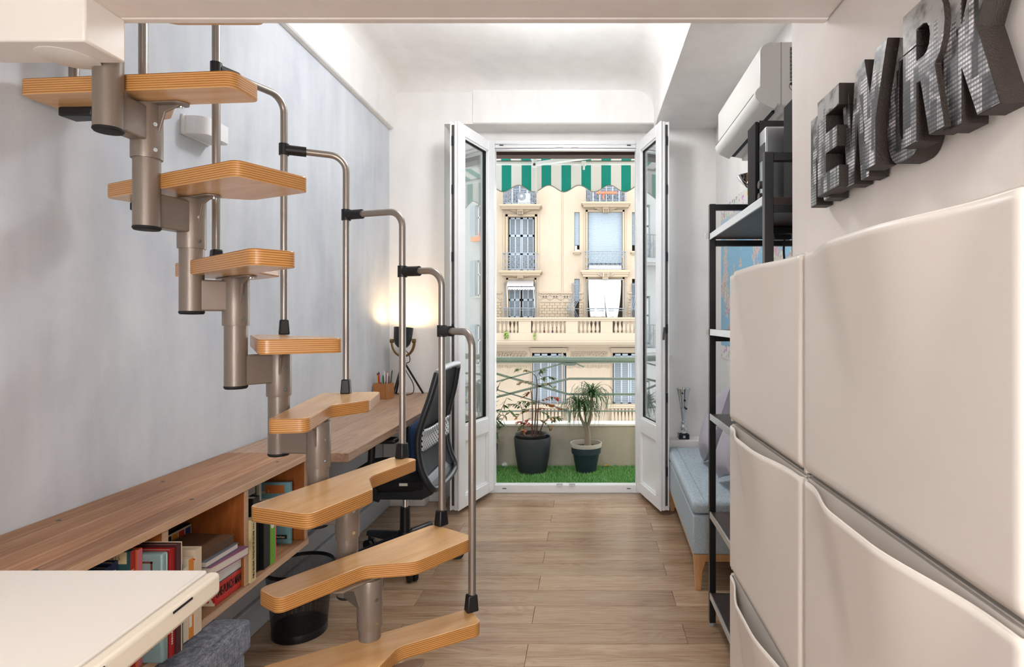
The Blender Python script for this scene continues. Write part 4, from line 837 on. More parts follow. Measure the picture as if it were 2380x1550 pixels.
fl = [(.682, 2.172), (.671, 2.160), (.664, 2.146), (.668, 2.128), (.688, 2.108), (.736, 2.086), (.742, 2.092), (.70, 2.118), (.684, 2.134)]
ob('flap', M().prism(fl, Y0 + .018, Y1 - .012, 'y'), AC, ac, bev=.002)
ob('flap_line', M().box(.6655, .6670, Y0 + .03, Y1 - .02, 2.1535, 2.1555), DARKMET, ac)
ob('flap_end', M().prism([(.682, 2.173), (.669, 2.161), (.661, 2.146), (.665, 2.127), (.686, 2.106), (.738, 2.083), (.75, 2.10), (.72, 2.14)], Y0 - .004, Y0 + .016, 'y'), AC, ac, bev=.002)
ob('clip', M().box(.715, .745, Y0 + .2, Y0 + .24, 2.092, 2.098), AC, ac, bev=.002); ob('back_cover', M().box(.80, XF, Y0 + .02, Y1 - .02, 2.075, 2.0935), AC, ac, bev=.003)
b = M()
for i in range(26): b.box(.801, .813, Y0 - .0008, Y0, 2.195 + i * .0052, 2.195 + i * .0052 + (.0034, .0026, .0038)[i % 3])
tag(ob('print_marks', b, INK, ac, merge=False), kind='stuff'); ob('dot', M().tube([(.807, Y0 - .0008, 2.183), (.807, Y0, 2.183)], .006, 14), INK, ac)
ob('emblem', M().add([(.815 + r_ * math.cos(a), Y0 - .0008, 2.175 + r_ * math.sin(a)) for r_ in (.016, .018) for a in [2 * math.pi * i / 24 for i in range(24)]], [(i, (i + 1) % 24, 24 + (i + 1) % 24, 24 + i) for i in range(24)]), INK, ac)
# world map poster
t = NT('world_map_print'); s = t.n('SeparateXYZ'); t.t.links.new(t.coord(), s.inputs[0]); v = t.coord()
f = t.noise(v, 3.6, 7, .62); land = t.math('GREATER_THAN', f, .52); hue = t.noise(t.coord('Object', (1, 1, 1), (3, 3, 3)), 9, 2)
lc = t.ramp(hue, [(.40, '#d8c3c4'), (.47, '#cfd3b5'), (.54, '#c99fae'), (.62, '#d9d3bd')], True)
c = t.mix(land, t.mix(t.noise(v, 40, 3), '#6fb2d6', '#8fc4df'), t.mix(t.math('MULTIPLY', t.math('GREATER_THAN', t.noise(v, 60, 4), .55), .45), lc, '#7f7080'))
vo = t.n('TexVoronoi', Scale=42.0); t.t.links.new(t.coord('Object', (1, 1, .7)), vo.inputs['Vector']); fl_ = t.mix(t.math('LESS_THAN', vo.outputs['Distance'], .40), '#e9e6e2', t.mix(.35, vo.outputs['Color'], '#804038'))
bd = t.math('MAXIMUM', t.math('GREATER_THAN', s.outputs[2], .905), t.math('LESS_THAN', s.outputs[2], .085)); c = t.mix(bd, c, fl_)
ed = t.math('MAXIMUM', t.math('GREATER_THAN', s.outputs[2], .985), t.math('LESS_THAN', s.outputs[2], .012)); c = t.mix(ed, c, '#e8e6e2')
c = t.mix(t.math('GREATER_THAN', t.math('MULTIPLY', t.math('LESS_THAN', s.outputs[2], .905), t.math('GREATER_THAN', s.outputs[2], .80)), .5), c, t.mix(.55, c, '#d9dde0'))
mp = tag(ob('world_map', M().box(XF - .003, XF - .0005, 2.36, 3.85, 1.0, 1.985), t.fin(c, .35)), 'large blue world map poster with rows of flags on the right wall', 'poster')
# black shelving rack
rk = thing('shelving_rack', 'tall black metal rack with dark shelves against the right wall', 'rack', (.69, 2.01, 0))
RX0, RX1, RY0, RY1, RT, PW = .500, .868, 1.648, 2.385, 1.725, .0255
for y in (RY0, RY1):
    for x in (RX0, RX1): ob('post', M().box(x, x + PW if x == RX0 else x - PW, y - PW / 2, y + PW / 2, .012, RT), BLACKM, rk, bev=.002)
    for z in (RT - PW / 2, 1.565, 1.175, .83, .43, .10): ob('crossbar', M().box(RX0 + PW, RX1 - PW, y - PW / 2 + .001, y + PW / 2 - .001, z - PW / 2 + .001, z + PW / 2 - .001), BLACKM, rk, bev=.002)
    ob('foot', M().lathe([(0, .012), (.011, .012), (.013, .008), (.013, 0), (0, 0)], (RX0 + PW / 2, y, 0), 16), plain('grey_foot', lin('#9b9ea1'), .5), rk, smooth=True)
for z in (1.58, 1.19, .845, .445, .115):
    s_ = ob('shelf', M().box(RX0 + .006, RX1 - .02, RY0 + PW / 2 + .001, RY1 - PW / 2 - .001, z, z + .022), DARKW, rk, bev=.001, segs=1)
    ob('front_rail', M().box(RX0 + .0, RX0 + .0055, RY0 + PW / 2 + .001, RY1 - PW / 2 - .001, z - .002, z + .024), ALU, s_, bev=.001, segs=1)
for z in (1.60, 1.20): ob('side_tab', M().box(RX0 - .012, RX0 - .0005, RY1 + .0135, RY1 + .02, z - .012, z + .012), PVC, rk)
ZS = 1.6025
SPK = plain('speaker_cloth', lin('#231f20'), .95, bump=.5, bs=500)
for i, (x0, x1, y0, y1, h, lab) in enumerate([(.562, .72, 1.94, 2.04, .315, 'black cloth fronted loudspeaker on the top shelf behind the rack post'), (.60, .80, 1.672, 1.78, .30, 'second black loudspeaker on the top shelf nearest the wall return')]):
    t = thing('loudspeaker', lab, 'speaker', ((x0 + x1) / 2, (y0 + y1) / 2, ZS), 'loudspeakers on the rack')
    ob('cabinet', M().box(x0 + .012, x1, y0, y1, ZS, ZS + h), plain('speaker_black', lin('#191819'), .5), t, bev=.003); ob('grille', M().box(x0, x0 + .0115, y0 + .003, y1 - .003, ZS + .003, ZS + h - .003), SPK, t, bev=.003)
t = thing('cd_radio', 'silver CD radio standing between the two loudspeakers', 'radio', (.66, 1.90, ZS))
ob('case', M().box(.572, .76, 1.862, 1.935, ZS, ZS + .27), ALU, t, bev=.006); ob('display', M().box(.5702, .5718, 1.87, 1.927, ZS + .17, ZS + .22), BLACKP, t)
for z in (.05, .09): ob('knob', M().tube([(.5715, 1.90, ZS + z), (.560, 1.90, ZS + z)], .013, 16), DARKMET, t, smooth=True)
t = thing('chrome_bowl_lamp', 'upturned chrome bowl lamp with bent neck at the back of the top shelf', 'lamp', (.63, 2.27, ZS))
ob('base', M().lathe([(0, .012), (.05, .012), (.055, .006), (.055, 0), (0, 0)], (.66, 2.27, ZS), 24), BLACKP, t, smooth=True); ob('neck', M().tube(bez([(.66, 2.28, ZS + .012), (.672, 2.29, ZS + .08), (.665, 2.285, ZS + .135), (.65, 2.27, ZS + .162)], 6), .010, 12), BLACKP, t, smooth=True)
ob('bowl', M().lathe([(.010, 0), (.028, .008), (.052, .034), (.063, .052), (.0615, .0535), (.050, .036), (.027, .012), (.010, .004)], (.648, 2.265, ZS + .158), 32), CHROME, t, smooth=True)
t = thing('clip_camera', 'small black webcam hung on a cable under the upper shelf', 'webcam', (.70, 2.1, 1.49)); ob('clip', M().box(.64, .76, 2.04, 2.10, 1.556, 1.5795), BLACKP, t, bev=.003); ob('bracket', M().box(.66, .72, 2.05, 2.09, 1.535, 1.553), BLACKP, t, bev=.002); ob('cable', M().tube(bez([(.705, 2.07, 1.55), (.70, 2.07, 1.50), (.705, 2.07, 1.44), (.715, 2.07, 1.34)], 6), .004, 8), RUBBER, t, smooth=True)
t = thing('green_box', 'small dark green box on the lowest shelf of the rack', 'box', (.55, 1.95, .138)); ob('box_body', M().box(.515, .62, 1.86, 2.02, .138, .158), plain('bottle_green', lin('#1d6b4c'), .4), t, bev=.002); ob('box_lid', M().box(.513, .622, 1.858, 2.022, .1585, .168), plain('bottle_green2', lin('#17573e'), .4), t, bev=.002)
# ------------------------------------------------------------------ storage bench, cushions, trophy
BLUEF = tweed('pale_blue_upholstery', '#97a8b3', '#c9d5dc', 1.6)
bx = Vector((.488, 2.685, 0)); ang = math.atan2(-.042, 1.13)
bh = thing('storage_bench', 'pale blue upholstered storage bench with oak legs along the right wall', 'bench', (.488, 2.685, 0), None, ang)
BW, BL = .35, 1.15; K = dict(parent=bh, local=True)
ob('base', M().box(0, BW, 0, BL, .167, .348), BLUEF, bev=.008, segs=3, **K); ob('lid', M().box(-.004, BW, -.004, BL, .352, .414), BLUEF, bev=.022, segs=4, **K)
ob('top_seam', M().tube([(.055, .02 + (BL - .04) * i / 20, .4142) for i in range(21)], .0012, 6), plain('seam_blue', lin('#7d909d'), .9), **K)
ob('frame', M().box(.004, BW - .004, .004, .03, .132, .1665).box(.004, BW - .004, BL - .03, BL - .004, .132, .1665).box(.004, .03, .03, BL - .03, .148, .1665).box(BW - .03, BW - .004, .03, BL - .03, .132, .1665), OAKL, bev=.003, **K)
for x in (0, 1):
    for y in (0, 1):
        m_ = -1 if x else 1; x0 = BW - .004 if x else .004
        lp_ = [(x0, .166), (x0 + m_ * .062, .166), (x0 + m_ * .052, .12), (x0 + m_ * .040, .085), (x0 + m_ * .036, 0), (x0 + m_ * .010, 0)]
        y0 = BL - .034 if y else .002; ob('leg', M().prism(lp_, y0, y0 + .032, 'y'), OAKL, bev=.003, **K)
LILAC = plain('lilac_cotton', lin('#b3aeb9'), .9, bump=.25, bs=40)
pillow('cushion', 'lilac grey cushion leaning at the far end of the bench', (.735, 3.30, .652), .38, .38, .15, (R(20), R(24), R(84)), LILAC, 'lilac cushions on the bench')
pillow('cushion', 'lilac grey cushion at the near end of the bench behind the rack', (.735, 2.88, .640), .35, .35, .14, (R(22), R(18), R(88)), LILAC, 'lilac cushions on the bench')
tr = thing('trophy', 'slim silver trophy cup on a black base on the low ledge', 'trophy', (.652, 3.94, .4475))
ob('base', M().box(.617, .687, 3.905, 3.975, .4475, .483), plain('black_marble', lin('#131314'), .2), tr, bev=.003)
ob('plaque', M().box(.644, .66, 3.9042, 3.905, .457, .473), ALU, tr)
ob('stem', M().lathe([(.030, .483), (.032, .490), (.022, .498), (.014, .505), (.022, .515), (.024, .525), (.012, .535), (.008, .545), (.016, .553), (.017, .56), (.008, .567)], (.652, 3.94, 0), 28), CHROME, tr, smooth=True)
ob('cup', M().lathe([(.008, .567), (.012, .58), (.022, .66), (.034, .73), (.046, .782), (.0475, .787), (.045, .786), (.032, .728), (.02, .66), (.0, .60)], (.652, 3.94, 0), 36), CHROME, tr, smooth=True)
for z, x in ((.71, .655), (.655, .665), (.76, .64)): ob('stud', M().tube([(x, 3.94 - .040, z), (x, 3.94 - .02, z)], .007, 12), INK, tr, smooth=True)
hk = at(1556, 825, YB - .02); tag(ob('wall_hook', M().tube([(hk[0] - .02, YB - .03, hk[1]), (hk[0] + .015, YB - .03, hk[1])], [.016, .006], 14).tube([(hk[0] - .005, YB, hk[1]), (hk[0] - .005, YB - .03, hk[1])], .006, 10), PVC, smooth=True), 'small white hook on the wall above the bench end', 'hook')
# ------------------------------------------------------------------ balcony plants
ANTH = plain('anthracite_plastic', lin('#31363c'), .55, var=.12); SLATE = plain('slate_blue_plastic', lin('#26363f'), .5, var=.1); STONE = plain('stone_rim', lin('#b1aca0'), .6); SOIL = plain('soil', lin('#3a241c'), .95, var=.5, ns=80, bump=.8, bs=90)
P1 = Vector((-.45, 4.775, .004))
p1 = thing('plant_pot', 'large round anthracite pot holding the red leaved shrub on the turf', 'pot', tuple(P1))
ob('outer_pot', M().lathe([(0, 0), (.108, 0), (.114, .01), (.135, .12), (.147, .22), (.151, .285), (.149, .292), (.143, .290), (.138, .21), (.11, .05), (0, .05)], tuple(P1), 48), ANTH, p1, smooth=True)
p1b = ob('inner_pot', M().lathe([(.10, .12), (.126, .295), (.130, .312), (.127, .316), (.122, .31), (.118, .27), (0, .265)], (P1.x - .014, P1.y, P1.z), 40), plain('nursery_pot', lin('#1b1a1a'), .5), p1, smooth=True)
ob('soil', M().disc((P1.x - .014, P1.y, P1.z + .288), .121, 32), SOIL, p1)
P2 = Vector((-.01, 4.785, .004))
p2 = thing('plant_pot', 'tapered slate pot with pale rim holding the ponytail palm', 'pot', tuple(P2))
ob('pot_body', M().lathe([(0, 0), (.078, 0), (.082, .006), (.109, .15), (.112, .155), (.119, .156), (.124, .205), (.118, .205), (.10, .12), (0, .11)], tuple(P2), 44), SLATE, p2, smooth=True)
ob('pot_rim', M().lathe([(.123, .205), (.128, .207), (.131, .238), (.129, .242), (.121, .24), (.117, .20)], tuple(P2), 44), STONE, p2, smooth=True); ob('soil', M().disc((P2.x, P2.y, P2.z + .20), .117, 32), SOIL, p2)
BARK = plain('grey_brown_bark', lin('#8f8272'), .9, var=.2, ns=30, bump=.6, bs=90); DBARK = plain('dark_stem', lin('#5a4438'), .8, var=.2)
def leafmat(n, c): return plain('leaf_' + n, lin(c), .5, var=.15, ns=30)
LG, LO, LR, LY, LD, LP = leafmat('green', '#4f6b33'), leafmat('olive', '#8a8a3c'), leafmat('red', '#b8413a'), leafmat('amber', '#b9763a'), leafmat('deep', '#3c5b35'), leafmat('palm', '#3f5f35')
def leafmesh(L_, w_, bend, mat, n=4):
    b = M(); vs = []
    for i in range(n + 1):
        t_ = i / n; x = L_ * t_; ww = w_ * math.sin(math.pi * (t_ ** .8 * .94 + .03)); z = bend * math.sin(t_ * 1.6) * L_ * .5
        vs += [(x, -ww, z + ww * .35), (x, 0, z), (x, ww, z + ww * .35)]
    b.add(vs, [f for i in range(n) for f in ((3 * i, 3 * i + 1, 3 * i + 4, 3 * i + 3), (3 * i + 1, 3 * i + 2, 3 * i + 5, 3 * i + 4))]); o = ob('leaf', b, mat, smooth=True, loc=(0, 0, 0)); return o
def put(src, parent, p, rot, sc):
    return inst(src, parent, Vector(p) - WLOC[parent.name], rot, (sc, sc, sc))
rr = random.Random(21)
nd = thing('red_leaved_shrub', 'slender nandina shrub with green and red leaves growing in the large pot', 'plant', (P1.x - .014, P1.y, P1.z + .289))
protos = [leafmesh(.044, .0085, -.3, m_) for m_ in (LG, LO, LR, LY, LD, LG)]
px_ = lambda x, y, Y=4.775: (at(x, y, Y)[0], Y, at(x, y, Y)[1])
stems = [[px_(1243, 1012), px_(1246, 950), px_(1249, 900), px_(1247, 876), px_(1240, 868)], [px_(1237, 1012), px_(1238, 960), px_(1236, 915), px_(1233, 903)], [px_(1218, 1010), px_(1216, 985), px_(1214, 955), px_(1208, 938)], [px_(1246, 1010), px_(1250, 960), px_(1252, 930)], [px_(1252, 1012), px_(1262, 985), px_(1276, 972)]]
for i, s_ in enumerate(stems):
    q = [Vector(a) + Vector((0, (i - 2) * .02, 0)) for a in s_]; q[0].z = P1.z + .289
    ob('stem', M().tube(bez(q, 5), [.0065 - .004 * j / (len(bez(q, 5)) - 1) if i != 2 else .004 - .002 * j / (len(bez(q, 5)) - 1) for j in range(len(bez(q, 5)))], 7), DBARK, nd, smooth=True)
sprays = [((1240, 868), (-.9, .35), 8, (1, 0, 1)), ((1247, 885), (.9, .25), 8, (0, 1, 4)), ((1247, 890), (-1, .05), 8, (1, 2, 1)), ((1249, 893), (1, -.1), 7, (1, 0, 2)), ((1247, 876), (.5, .6), 6, (0, 4, 1)), ((1236, 912), (-.8, -.3), 4, (2, 1, 0)), ((1250, 935), (1, .35), 9, (2, 3, 0)), ((1250, 940), (.9, -.1), 9, (3, 2, 0)), ((1240, 938), (-.9, .1), 8, (4, 0, 0)), ((1240, 950), (-.9, -.3), 8, (0, 3, 4)), ((1251, 955), (.8, -.35), 8, (0, 4, 3)), ((1240, 970), (-.7, -.5), 7, (3, 2, 0)), ((1246, 975), (.8, -.3), 7, (3, 4, 0)), ((1214, 950), (-.8, .4), 6, (4, 0, 3)), ((1214, 948), (.7, .5), 6, (4, 0, 0)), ((1216, 985), (-.6, .2), 3, (3, 3, 2)), ((1270, 975), (.9, .2), 7, (1, 0, 4)), ((1243, 995), (-.5, .3), 5, (3, 2, 3)), ((1244, 960), (.2, .2), 6, (4, 2, 3)), ((1225, 1000), (-.4, -.2), 3, (2, 3, 3))]
nl = 0
for (sx_, sy_), (dx, dz_), n, cols in sprays:
    o0 = Vector(px_(sx_, sy_)); dy = rr.uniform(-.5, .5); d = Vector((dx, dy, dz_)).normalized(); L_ = .020 * n
    e = o0 + d * L_; e.z -= .02; tw = bez([o0, o0 + d * L_ * .5 + Vector((0, 0, .012)), e], 4)
    ob('twig', M().tube(tw, .0013, 5), DBARK, nd)
    for i in range(int(n * 2.2) + 6):
        t_ = rr.uniform(.25, 1); p = tw[int(t_ * (len(tw) - 1))]; az = math.atan2(d.y, d.x) + rr.choice((-1, 1)) * rr.uniform(.3, 1.2)
        put(protos[rr.choice(cols)], nd, p, (rr.uniform(-.6, .6), rr.uniform(-.3, .7), az), rr.uniform(.65, 1.15)); nl += 1
for o in protos: bpy.data.objects.remove(o)
# ponytail palm
pp = thing('ponytail_palm', 'ponytail palm with three grey trunks and arching leaves in the slate pot', 'plant', (P2.x, P2.y, P2.z + .2005))
Yp = P2.y; pq = lambda x, y, dy=0: Vector((at(x, y, Yp)[0], Yp + dy, at(x, y, Yp)[1]))
base = pq(1366, 1030); base.z = P2.z + .2005
ob('trunk', M().tube(bez([base, pq(1366, 1010), pq(1364, 996), pq(1362, 988)], 5), [.034, .030, .027, .026, .025, .024, .023, .023, .022, .022, .022, .022, .022, .021, .02, .018], 16), BARK, pp, smooth=True)
heads = []
for pts, r_ in (([pq(1363, 992), pq(1356, 983), pq(1349, 968), pq(1345, 948, -.03)], .011), ([pq(1362, 992), pq(1361, 975), pq(1360, 957, .02)], .010), ([pq(1364, 992), pq(1371, 975), pq(1374, 950), pq(1376, 925, .02)], .013)):
    q = bez(pts, 5); ob('branch', M().tube(q, [r_ * (1.25 - .5 * i / (len(q) - 1)) for i in range(len(q))], 10), BARK, pp, smooth=True); heads.append(pts[-1])
def strap(L_, lift, w_, mat, curl):
    b = M(); n = 9; vs = []; x = z = 0; a = lift
    for i in range(n + 1):
        t_ = i / n; ww = w_ * (1 - t_ ** 1.5) + .0006; vs += [(x, -ww, z), (x, ww, z)]; x += L_ / n * math.cos(a); z += L_ / n * math.sin(a); a = max(a - curl / n * (1.0 + .6 * t_), -1.75)
    return ob('leaf', b.add(vs, [(2 * i, 2 * i + 1, 2 * i + 3, 2 * i + 2) for i in range(n)]), mat, smooth=True, loc=(0, 0, 0))
SP = [strap(L_ * 1.25, li, .0058, m_, cu) for L_, li, cu, m_ in ((.26, 1.25, 3.6, LP), (.30, 1.0, 3.1, LD), (.34, 1.35, 3.5, LP), (.24, .7, 2.6, LD), (.18, 1.5, 1.6, LG), (.30, 1.1, 3.9, LG))]
for h, n in zip(heads, (64, 48, 105)):
    for i in range(n):
        put(SP[rr.choice((0, 1, 2, 3, 5)) if i > n * .12 else 4], pp, h + Vector((0, 0, rr.uniform(-.012, .01))), (rr.uniform(-.25, .25), rr.uniform(-.15, .15), 2.399963 * i + rr.uniform(-.2, .2)), rr.uniform(.72, 1.08))
for o in SP: bpy.data.objects.remove(o)
# oleander that pokes in from the left, in its own pot on the turf
P3 = Vector((-.86, 4.78, .004)); p3 = thing('plant_pot', 'round grey pot on the turf half hidden behind the left window leaf', 'pot', tuple(P3))
ob('pot_body', M().lathe([(0, 0), (.09, 0), (.12, .20), (.124, .22), (.118, .22), (.10, .17), (0, .17)], tuple(P3), 36), ANTH, p3, smooth=True); ob('soil', M().disc((P3.x, P3.y, .19), .108, 24), SOIL, p3)
ol = thing('oleander', 'oleander shrub with long pointed leaves at the left end of the balcony', 'plant', (P3.x, P3.y, .19))
OL = [leafmesh(.105, .012, b_, m_) for b_, m_ in ((-.5, LD), (-.2, LG), (-.9, LD))]
for tip, via in (((1176, 926), (1150, 985)), ((1163, 888), (1140, 950)), ((1185, 950), (1150, 1000)), ((1120, 900), (1125, 960)), ((1095, 930), (1115, 980)), ((1140, 950), (1128, 1000)), ((1108, 960), (1118, 1000)), ((1156, 965), (1140, 1010))):
    t_ = Vector((*at(tip[0], tip[1], 4.78),)).to_3d(); t_ = Vector((t_.x, 4.78 + rr.uniform(-.06, .06), t_.y)); vv = at(via[0], via[1], 4.78); q = bez([(P3.x, P3.y, .19), (vv[0], 4.78, vv[1]), t_], 6)
    ob('stem', M().tube(q, [.005 - .003 * i / (len(q) - 1) for i in range(len(q))], 6), DBARK, ol, smooth=True)
    for i in range(14):
        p = q[int((.45 + .55 * i / 13) * (len(q) - 1))]; put(OL[i % 3], ol, p, (rr.uniform(-.6, .6), rr.uniform(-.9, .7), 2.4 * i + rr.uniform(-.3, .3)), rr.uniform(.6, 1.0))
for o in OL: bpy.data.objects.remove(o)
s_ = at(1173, 1083, 4.945); tag(ob('drain_pipe', M().tube([(s_[0], 4.93, .022), (s_[0], 4.956, .022)], .017, 16).tube([(s_[0] - .02, 4.94, .02), (s_[0] + .02, 4.94, .02)], .012, 12), PVC, smooth=True), 'white drain spout at the foot of the parapet', 'pipe')
lf = leafmesh(.05, .016, -.2, plain('dry_leaf', lin('#b58a2c'), .7)); lf.name = 'dry_leaf'; lf.location = (.14, 4.90, .022); lf.rotation_euler = (.2, -.1, .4); tag(lf, 'single dry yellow leaf lying on the turf by the parapet', 'leaf')
# ------------------------------------------------------------------ house across the street, seen through the window
FY = 26.0
YEL = plaster('yellow_stucco', '#a39381', '#aa9b8a', .5, .06); MOLD = plain('stucco_moulding', lin('#a1917c'), .8, var=.05, ns=1.5); MOLD2 = plain('pale_stucco', lin('#9f917e'), .8, var=.04, ns=1.5)
SHUT = plain('blue_grey_shutter', lin('#959fa9'), .6, var=.04, ns=2); SHUTD = plain('shutter_slat', lin('#7f868c'), .65, var=.06, ns=2); IRON = plain('wrought_iron', lin('#788089'), .6, var=.1); DARKG = plain('dark_window', lin('#4b5560'), .25, var=.1)
ROLL = plain('roller_slat', lin('#9ba6b0'), .6, var=.03, ns=1); CURT = plain('white_curtain_cloth', lin('#cfcdca'), .9, var=.03, ns=1)
def X(px, Y=FY): return (px - VX) * Y / FPX
def Z(py, Y=FY): return EYE - (py - VY) * Y / FPX
house = thing('apartment_house', 'yellow stucco apartment house with balconies across the street', 'building', (X(1313), FY, -9))
def pbox(m_, x0, x1, y0, y1, Yf, Yb):        # box whose front face, at depth Yf, fills the given span of the photograph
    return m_.box(X(x0, Yf), X(x1, Yf), Yf, Yb, Z(y1, Yf), Z(y0, Yf))
# wall built as piers and spandrels round real openings
openings = [(1180, 1243, 503, 630), (1181, 1242, 650, 790), (1366, 1447, 492, 626), (1366, 1447, 648, 790), (1335, 1347, 493, 583), (1335, 1347, 648, 740), (1469, 1476.5, 493, 583), (1469, 1476.5, 648, 740), (1170, 1246, 380, 476), (1362, 1452, 380, 471), (1236, 1316, 820, 950), (1424, 1500, 820, 945)]
def wallpieces(x0, x1, y0, y1, ops, Yf, Yb):
    xs = sorted({x0, x1} | {a for o in ops for a in o[:2] if x0 < a < x1}); b = M()
    for a, c in zip(xs, xs[1:]):
        col = sorted([(o[2], o[3]) for o in ops if o[0] <= a and o[1] >= c]); y = y0
        for t0, t1 in col:
            if t0 > y: pbox(b, a, c, y, t0, Yf, Yb)
            y = max(y, t1)
        if y < y1: pbox(b, a, c, y, y1, Yf, Yb)
    return b
ob('wall', wallpieces(1020, 1510, -500, 1300, openings, FY, FY + .4), YEL, house, merge=False)
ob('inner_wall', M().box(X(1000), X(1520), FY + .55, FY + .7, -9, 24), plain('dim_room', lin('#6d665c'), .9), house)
def frame_mould(x0, x1, y0, y1, w_=5, d=.07, nm='window_surround', yb=None):
    b = M(); pbox(b, x0 - w_, x0, y0 - w_, y1, FY - d, FY); pbox(b, x1, x1 + w_, y0 - w_, y1, FY - d, FY); pbox(b, x0 - w_, x1 + w_, y0 - w_, y0, FY - d, FY)
    pbox(b, x0 - w_ * 2.2, x0 - w_ * 1.2, y0 - w_ * 2, y1, FY - d * .5, FY); pbox(b, x1 + w_ * 1.2, x1 + w_ * 2.2, y0 - w_ * 2, y1, FY - d * .5, FY)
    ob(nm, b, MOLD, house, merge=False)
frame_mould(1180, 1243, 503, 630, 5); frame_mould(1181, 1242, 650, 738, 4); frame_mould(1366, 1447, 492, 626, 4); frame_mould(1366, 1447, 648, 738, 4)
def louvre(x0, x1, y0, y1, panels, split, Yf, slat=3.4, parent=None, fr=SHUT, nm='shutter'):
    """one shutter leaf: frame plus slatted panels"""
    b = M(); wst = (x1 - x0) * .10
    pbox(b, x0, x0 + wst, y0, y1, Yf, Yf + .05); pbox(b, x1 - wst, x1, y0, y1, Yf, Yf + .05); pbox(b, x0, x1, y0, y0 + wst * 1.2, Yf, Yf + .05); pbox(b, x0, x1, y1 - wst * 1.2, y1, Yf, Yf + .05)
    if split: pbox(b, (x0 + x1) / 2 - wst * .5, (x0 + x1) / 2 + wst * .5, y0, y1, Yf, Yf + .05)
    for p in panels: pbox(b, x0, x1, p - wst * .9, p + wst * .9, Yf, Yf + .05)
    s_ = ob(nm, b, fr, parent or house, merge=False)
    c = M(); y = y0 + wst
    while y < y1 - wst:
        if all(abs(y + slat * .4 - p) > wst * .9 for p in panels):
            za, zb2 = Z(y, Yf), Z(y + slat * .8, Yf); c.add([(X(x0 + wst * .8), Yf + .045, za), (X(x1 - wst * .8), Yf + .045, za), (X(x1 - wst * .8), Yf + .012, zb2), (X(x0 + wst * .8), Yf + .012, zb2)], [(0, 1, 2, 3)])
        y += slat
    pbox(c, x0 + wst * .8, x1 - wst * .8, y0 + wst, y1 - wst, Yf + .052, Yf + .06)
    tag(ob('slats', c, SHUTD, s_, merge=False), kind='stuff'); return s_
YS = FY + .22
louvre(1184, 1212, 506, 630, (548, 590), True, YS); louvre(1212.6, 1241, 506, 630, (548, 590), True, YS)
louvre(1183, 1210, 652, 738, (697,), True, YS); louvre(1214, 1241, 652, 738, (697,), True, YS)
louvre(1238, 1276, 822, 946, (), True, YS, 4.4); louvre(1277, 1314, 822, 946, (), True, YS, 4.4); louvre(1426, 1463, 822, 940, (), True, YS, 4.4); louvre(1464, 1500, 822, 940, (), True, YS, 4.4)
louvre(1172, 1190, 380, 474, (430,), False, YS); louvre(1226, 1245, 380, 474, (430,), False, YS); louvre(1364, 1378, 380, 470, (430,), False, YS); louvre(1440, 1452, 380, 470, (430,), False, YS)
def glazed(x0, x1, y0, y1, nx, ny, nm='window'):
    b = M(); 
    for i in range(nx + 1): xx = x0 + (x1 - x0) * i / nx; pbox(b, xx - 1, xx + 1, y0, y1, YS + .05, YS + .10)
    for i in range(ny + 1): yy = y0 + (y1 - y0) * i / ny; pbox(b, x0, x1, yy - 1, yy + 1, YS + .05, YS + .10)
    w_ = ob(nm, b, PVC, house, merge=False); ob('pane', pbox(M(), x0, x1, y0, y1, YS + .08, YS + .09), DARKG, w_)
glazed(1191, 1225, 380, 474, 2, 2); glazed(1379, 1439, 380, 470, 4, 2)
def roller(x0, x1, y0, y1, st, nm='roller_shutter'):
    b = M(); y = y0
    while y < y1:
        za, zb2 = Z(y, YS - .1), Z(min(y + st, y1), YS - .1); b.add([(X(x0, YS - .1), YS - .1 + .02, za), (X(x1, YS - .1), YS - .1 + .02, za), (X(x1, YS - .1), YS - .1, (za + zb2) / 2), (X(x0, YS - .1), YS - .1, (za + zb2) / 2), (X(x1, YS - .1), YS - .1 + .02, zb2), (X(x0, YS - .1), YS - .1 + .02, zb2)], [(0, 1, 2, 3), (3, 2, 4, 5)]); y += st
    return ob(nm, b, ROLL, house, merge=False)
roller(1367, 1446, 493, 612, 2.6); roller(1335.5, 1346.5, 494, 570, 2.6); roller(1469.5, 1476, 494, 570, 2.6); roller(1335.5, 1346.5, 649, 700, 2.6)
ob('shutter_foot', pbox(M(), 1367, 1446, 613, 615.5, YS - .12, YS - .09), DARKG, house); ob('panel_below', pbox(M(), 1368, 1445, 616, 626, YS - .05, YS), PVC, house)
ob('small_window', pbox(pbox(M(), 1336, 1341, 571, 583, YS - .1, YS), 1341.5, 1346.5, 580, 583, YS - .1, YS), PVC, house, merge=False)
# ledges that carry the balconies
def ledge(x0, x1, y0, y1, d, cx, bh=16, bw=40):
    b = M(); n = [(0, 0, d), (.35, 2, d * .93), (.6, 4.5, d * .82), (1, 7, d * .70)]
    for (a, i0, dd), (c, i1, d2) in zip(n, n[1:]): pbox(b, x0 + i0, x1 - i0, y0 + (y1 - y0) * a, y0 + (y1 - y0) * c, FY - dd, FY)
    l_ = ob('balcony_ledge', b, MOLD, house, merge=False)
    c = M(); yb = y1
    for i in range(5): w_ = bw * .55 * (1 - i / 6); pbox(c, cx - w_, cx + w_, yb + i * bh / 6, yb + (i + 1) * bh / 6, FY - .28 + .045 * i, FY)
    pbox(c, cx - 7, cx + 7, yb - 1, yb + 5, FY - .36, FY)
    for i in range(4): pbox(c, cx - 6 + 3.4 * i, cx - 4 + 3.4 * i, yb + 5, yb + bh, FY - .33, FY)
    ob('fan_relief', c, MOLD, l_, merge=False)
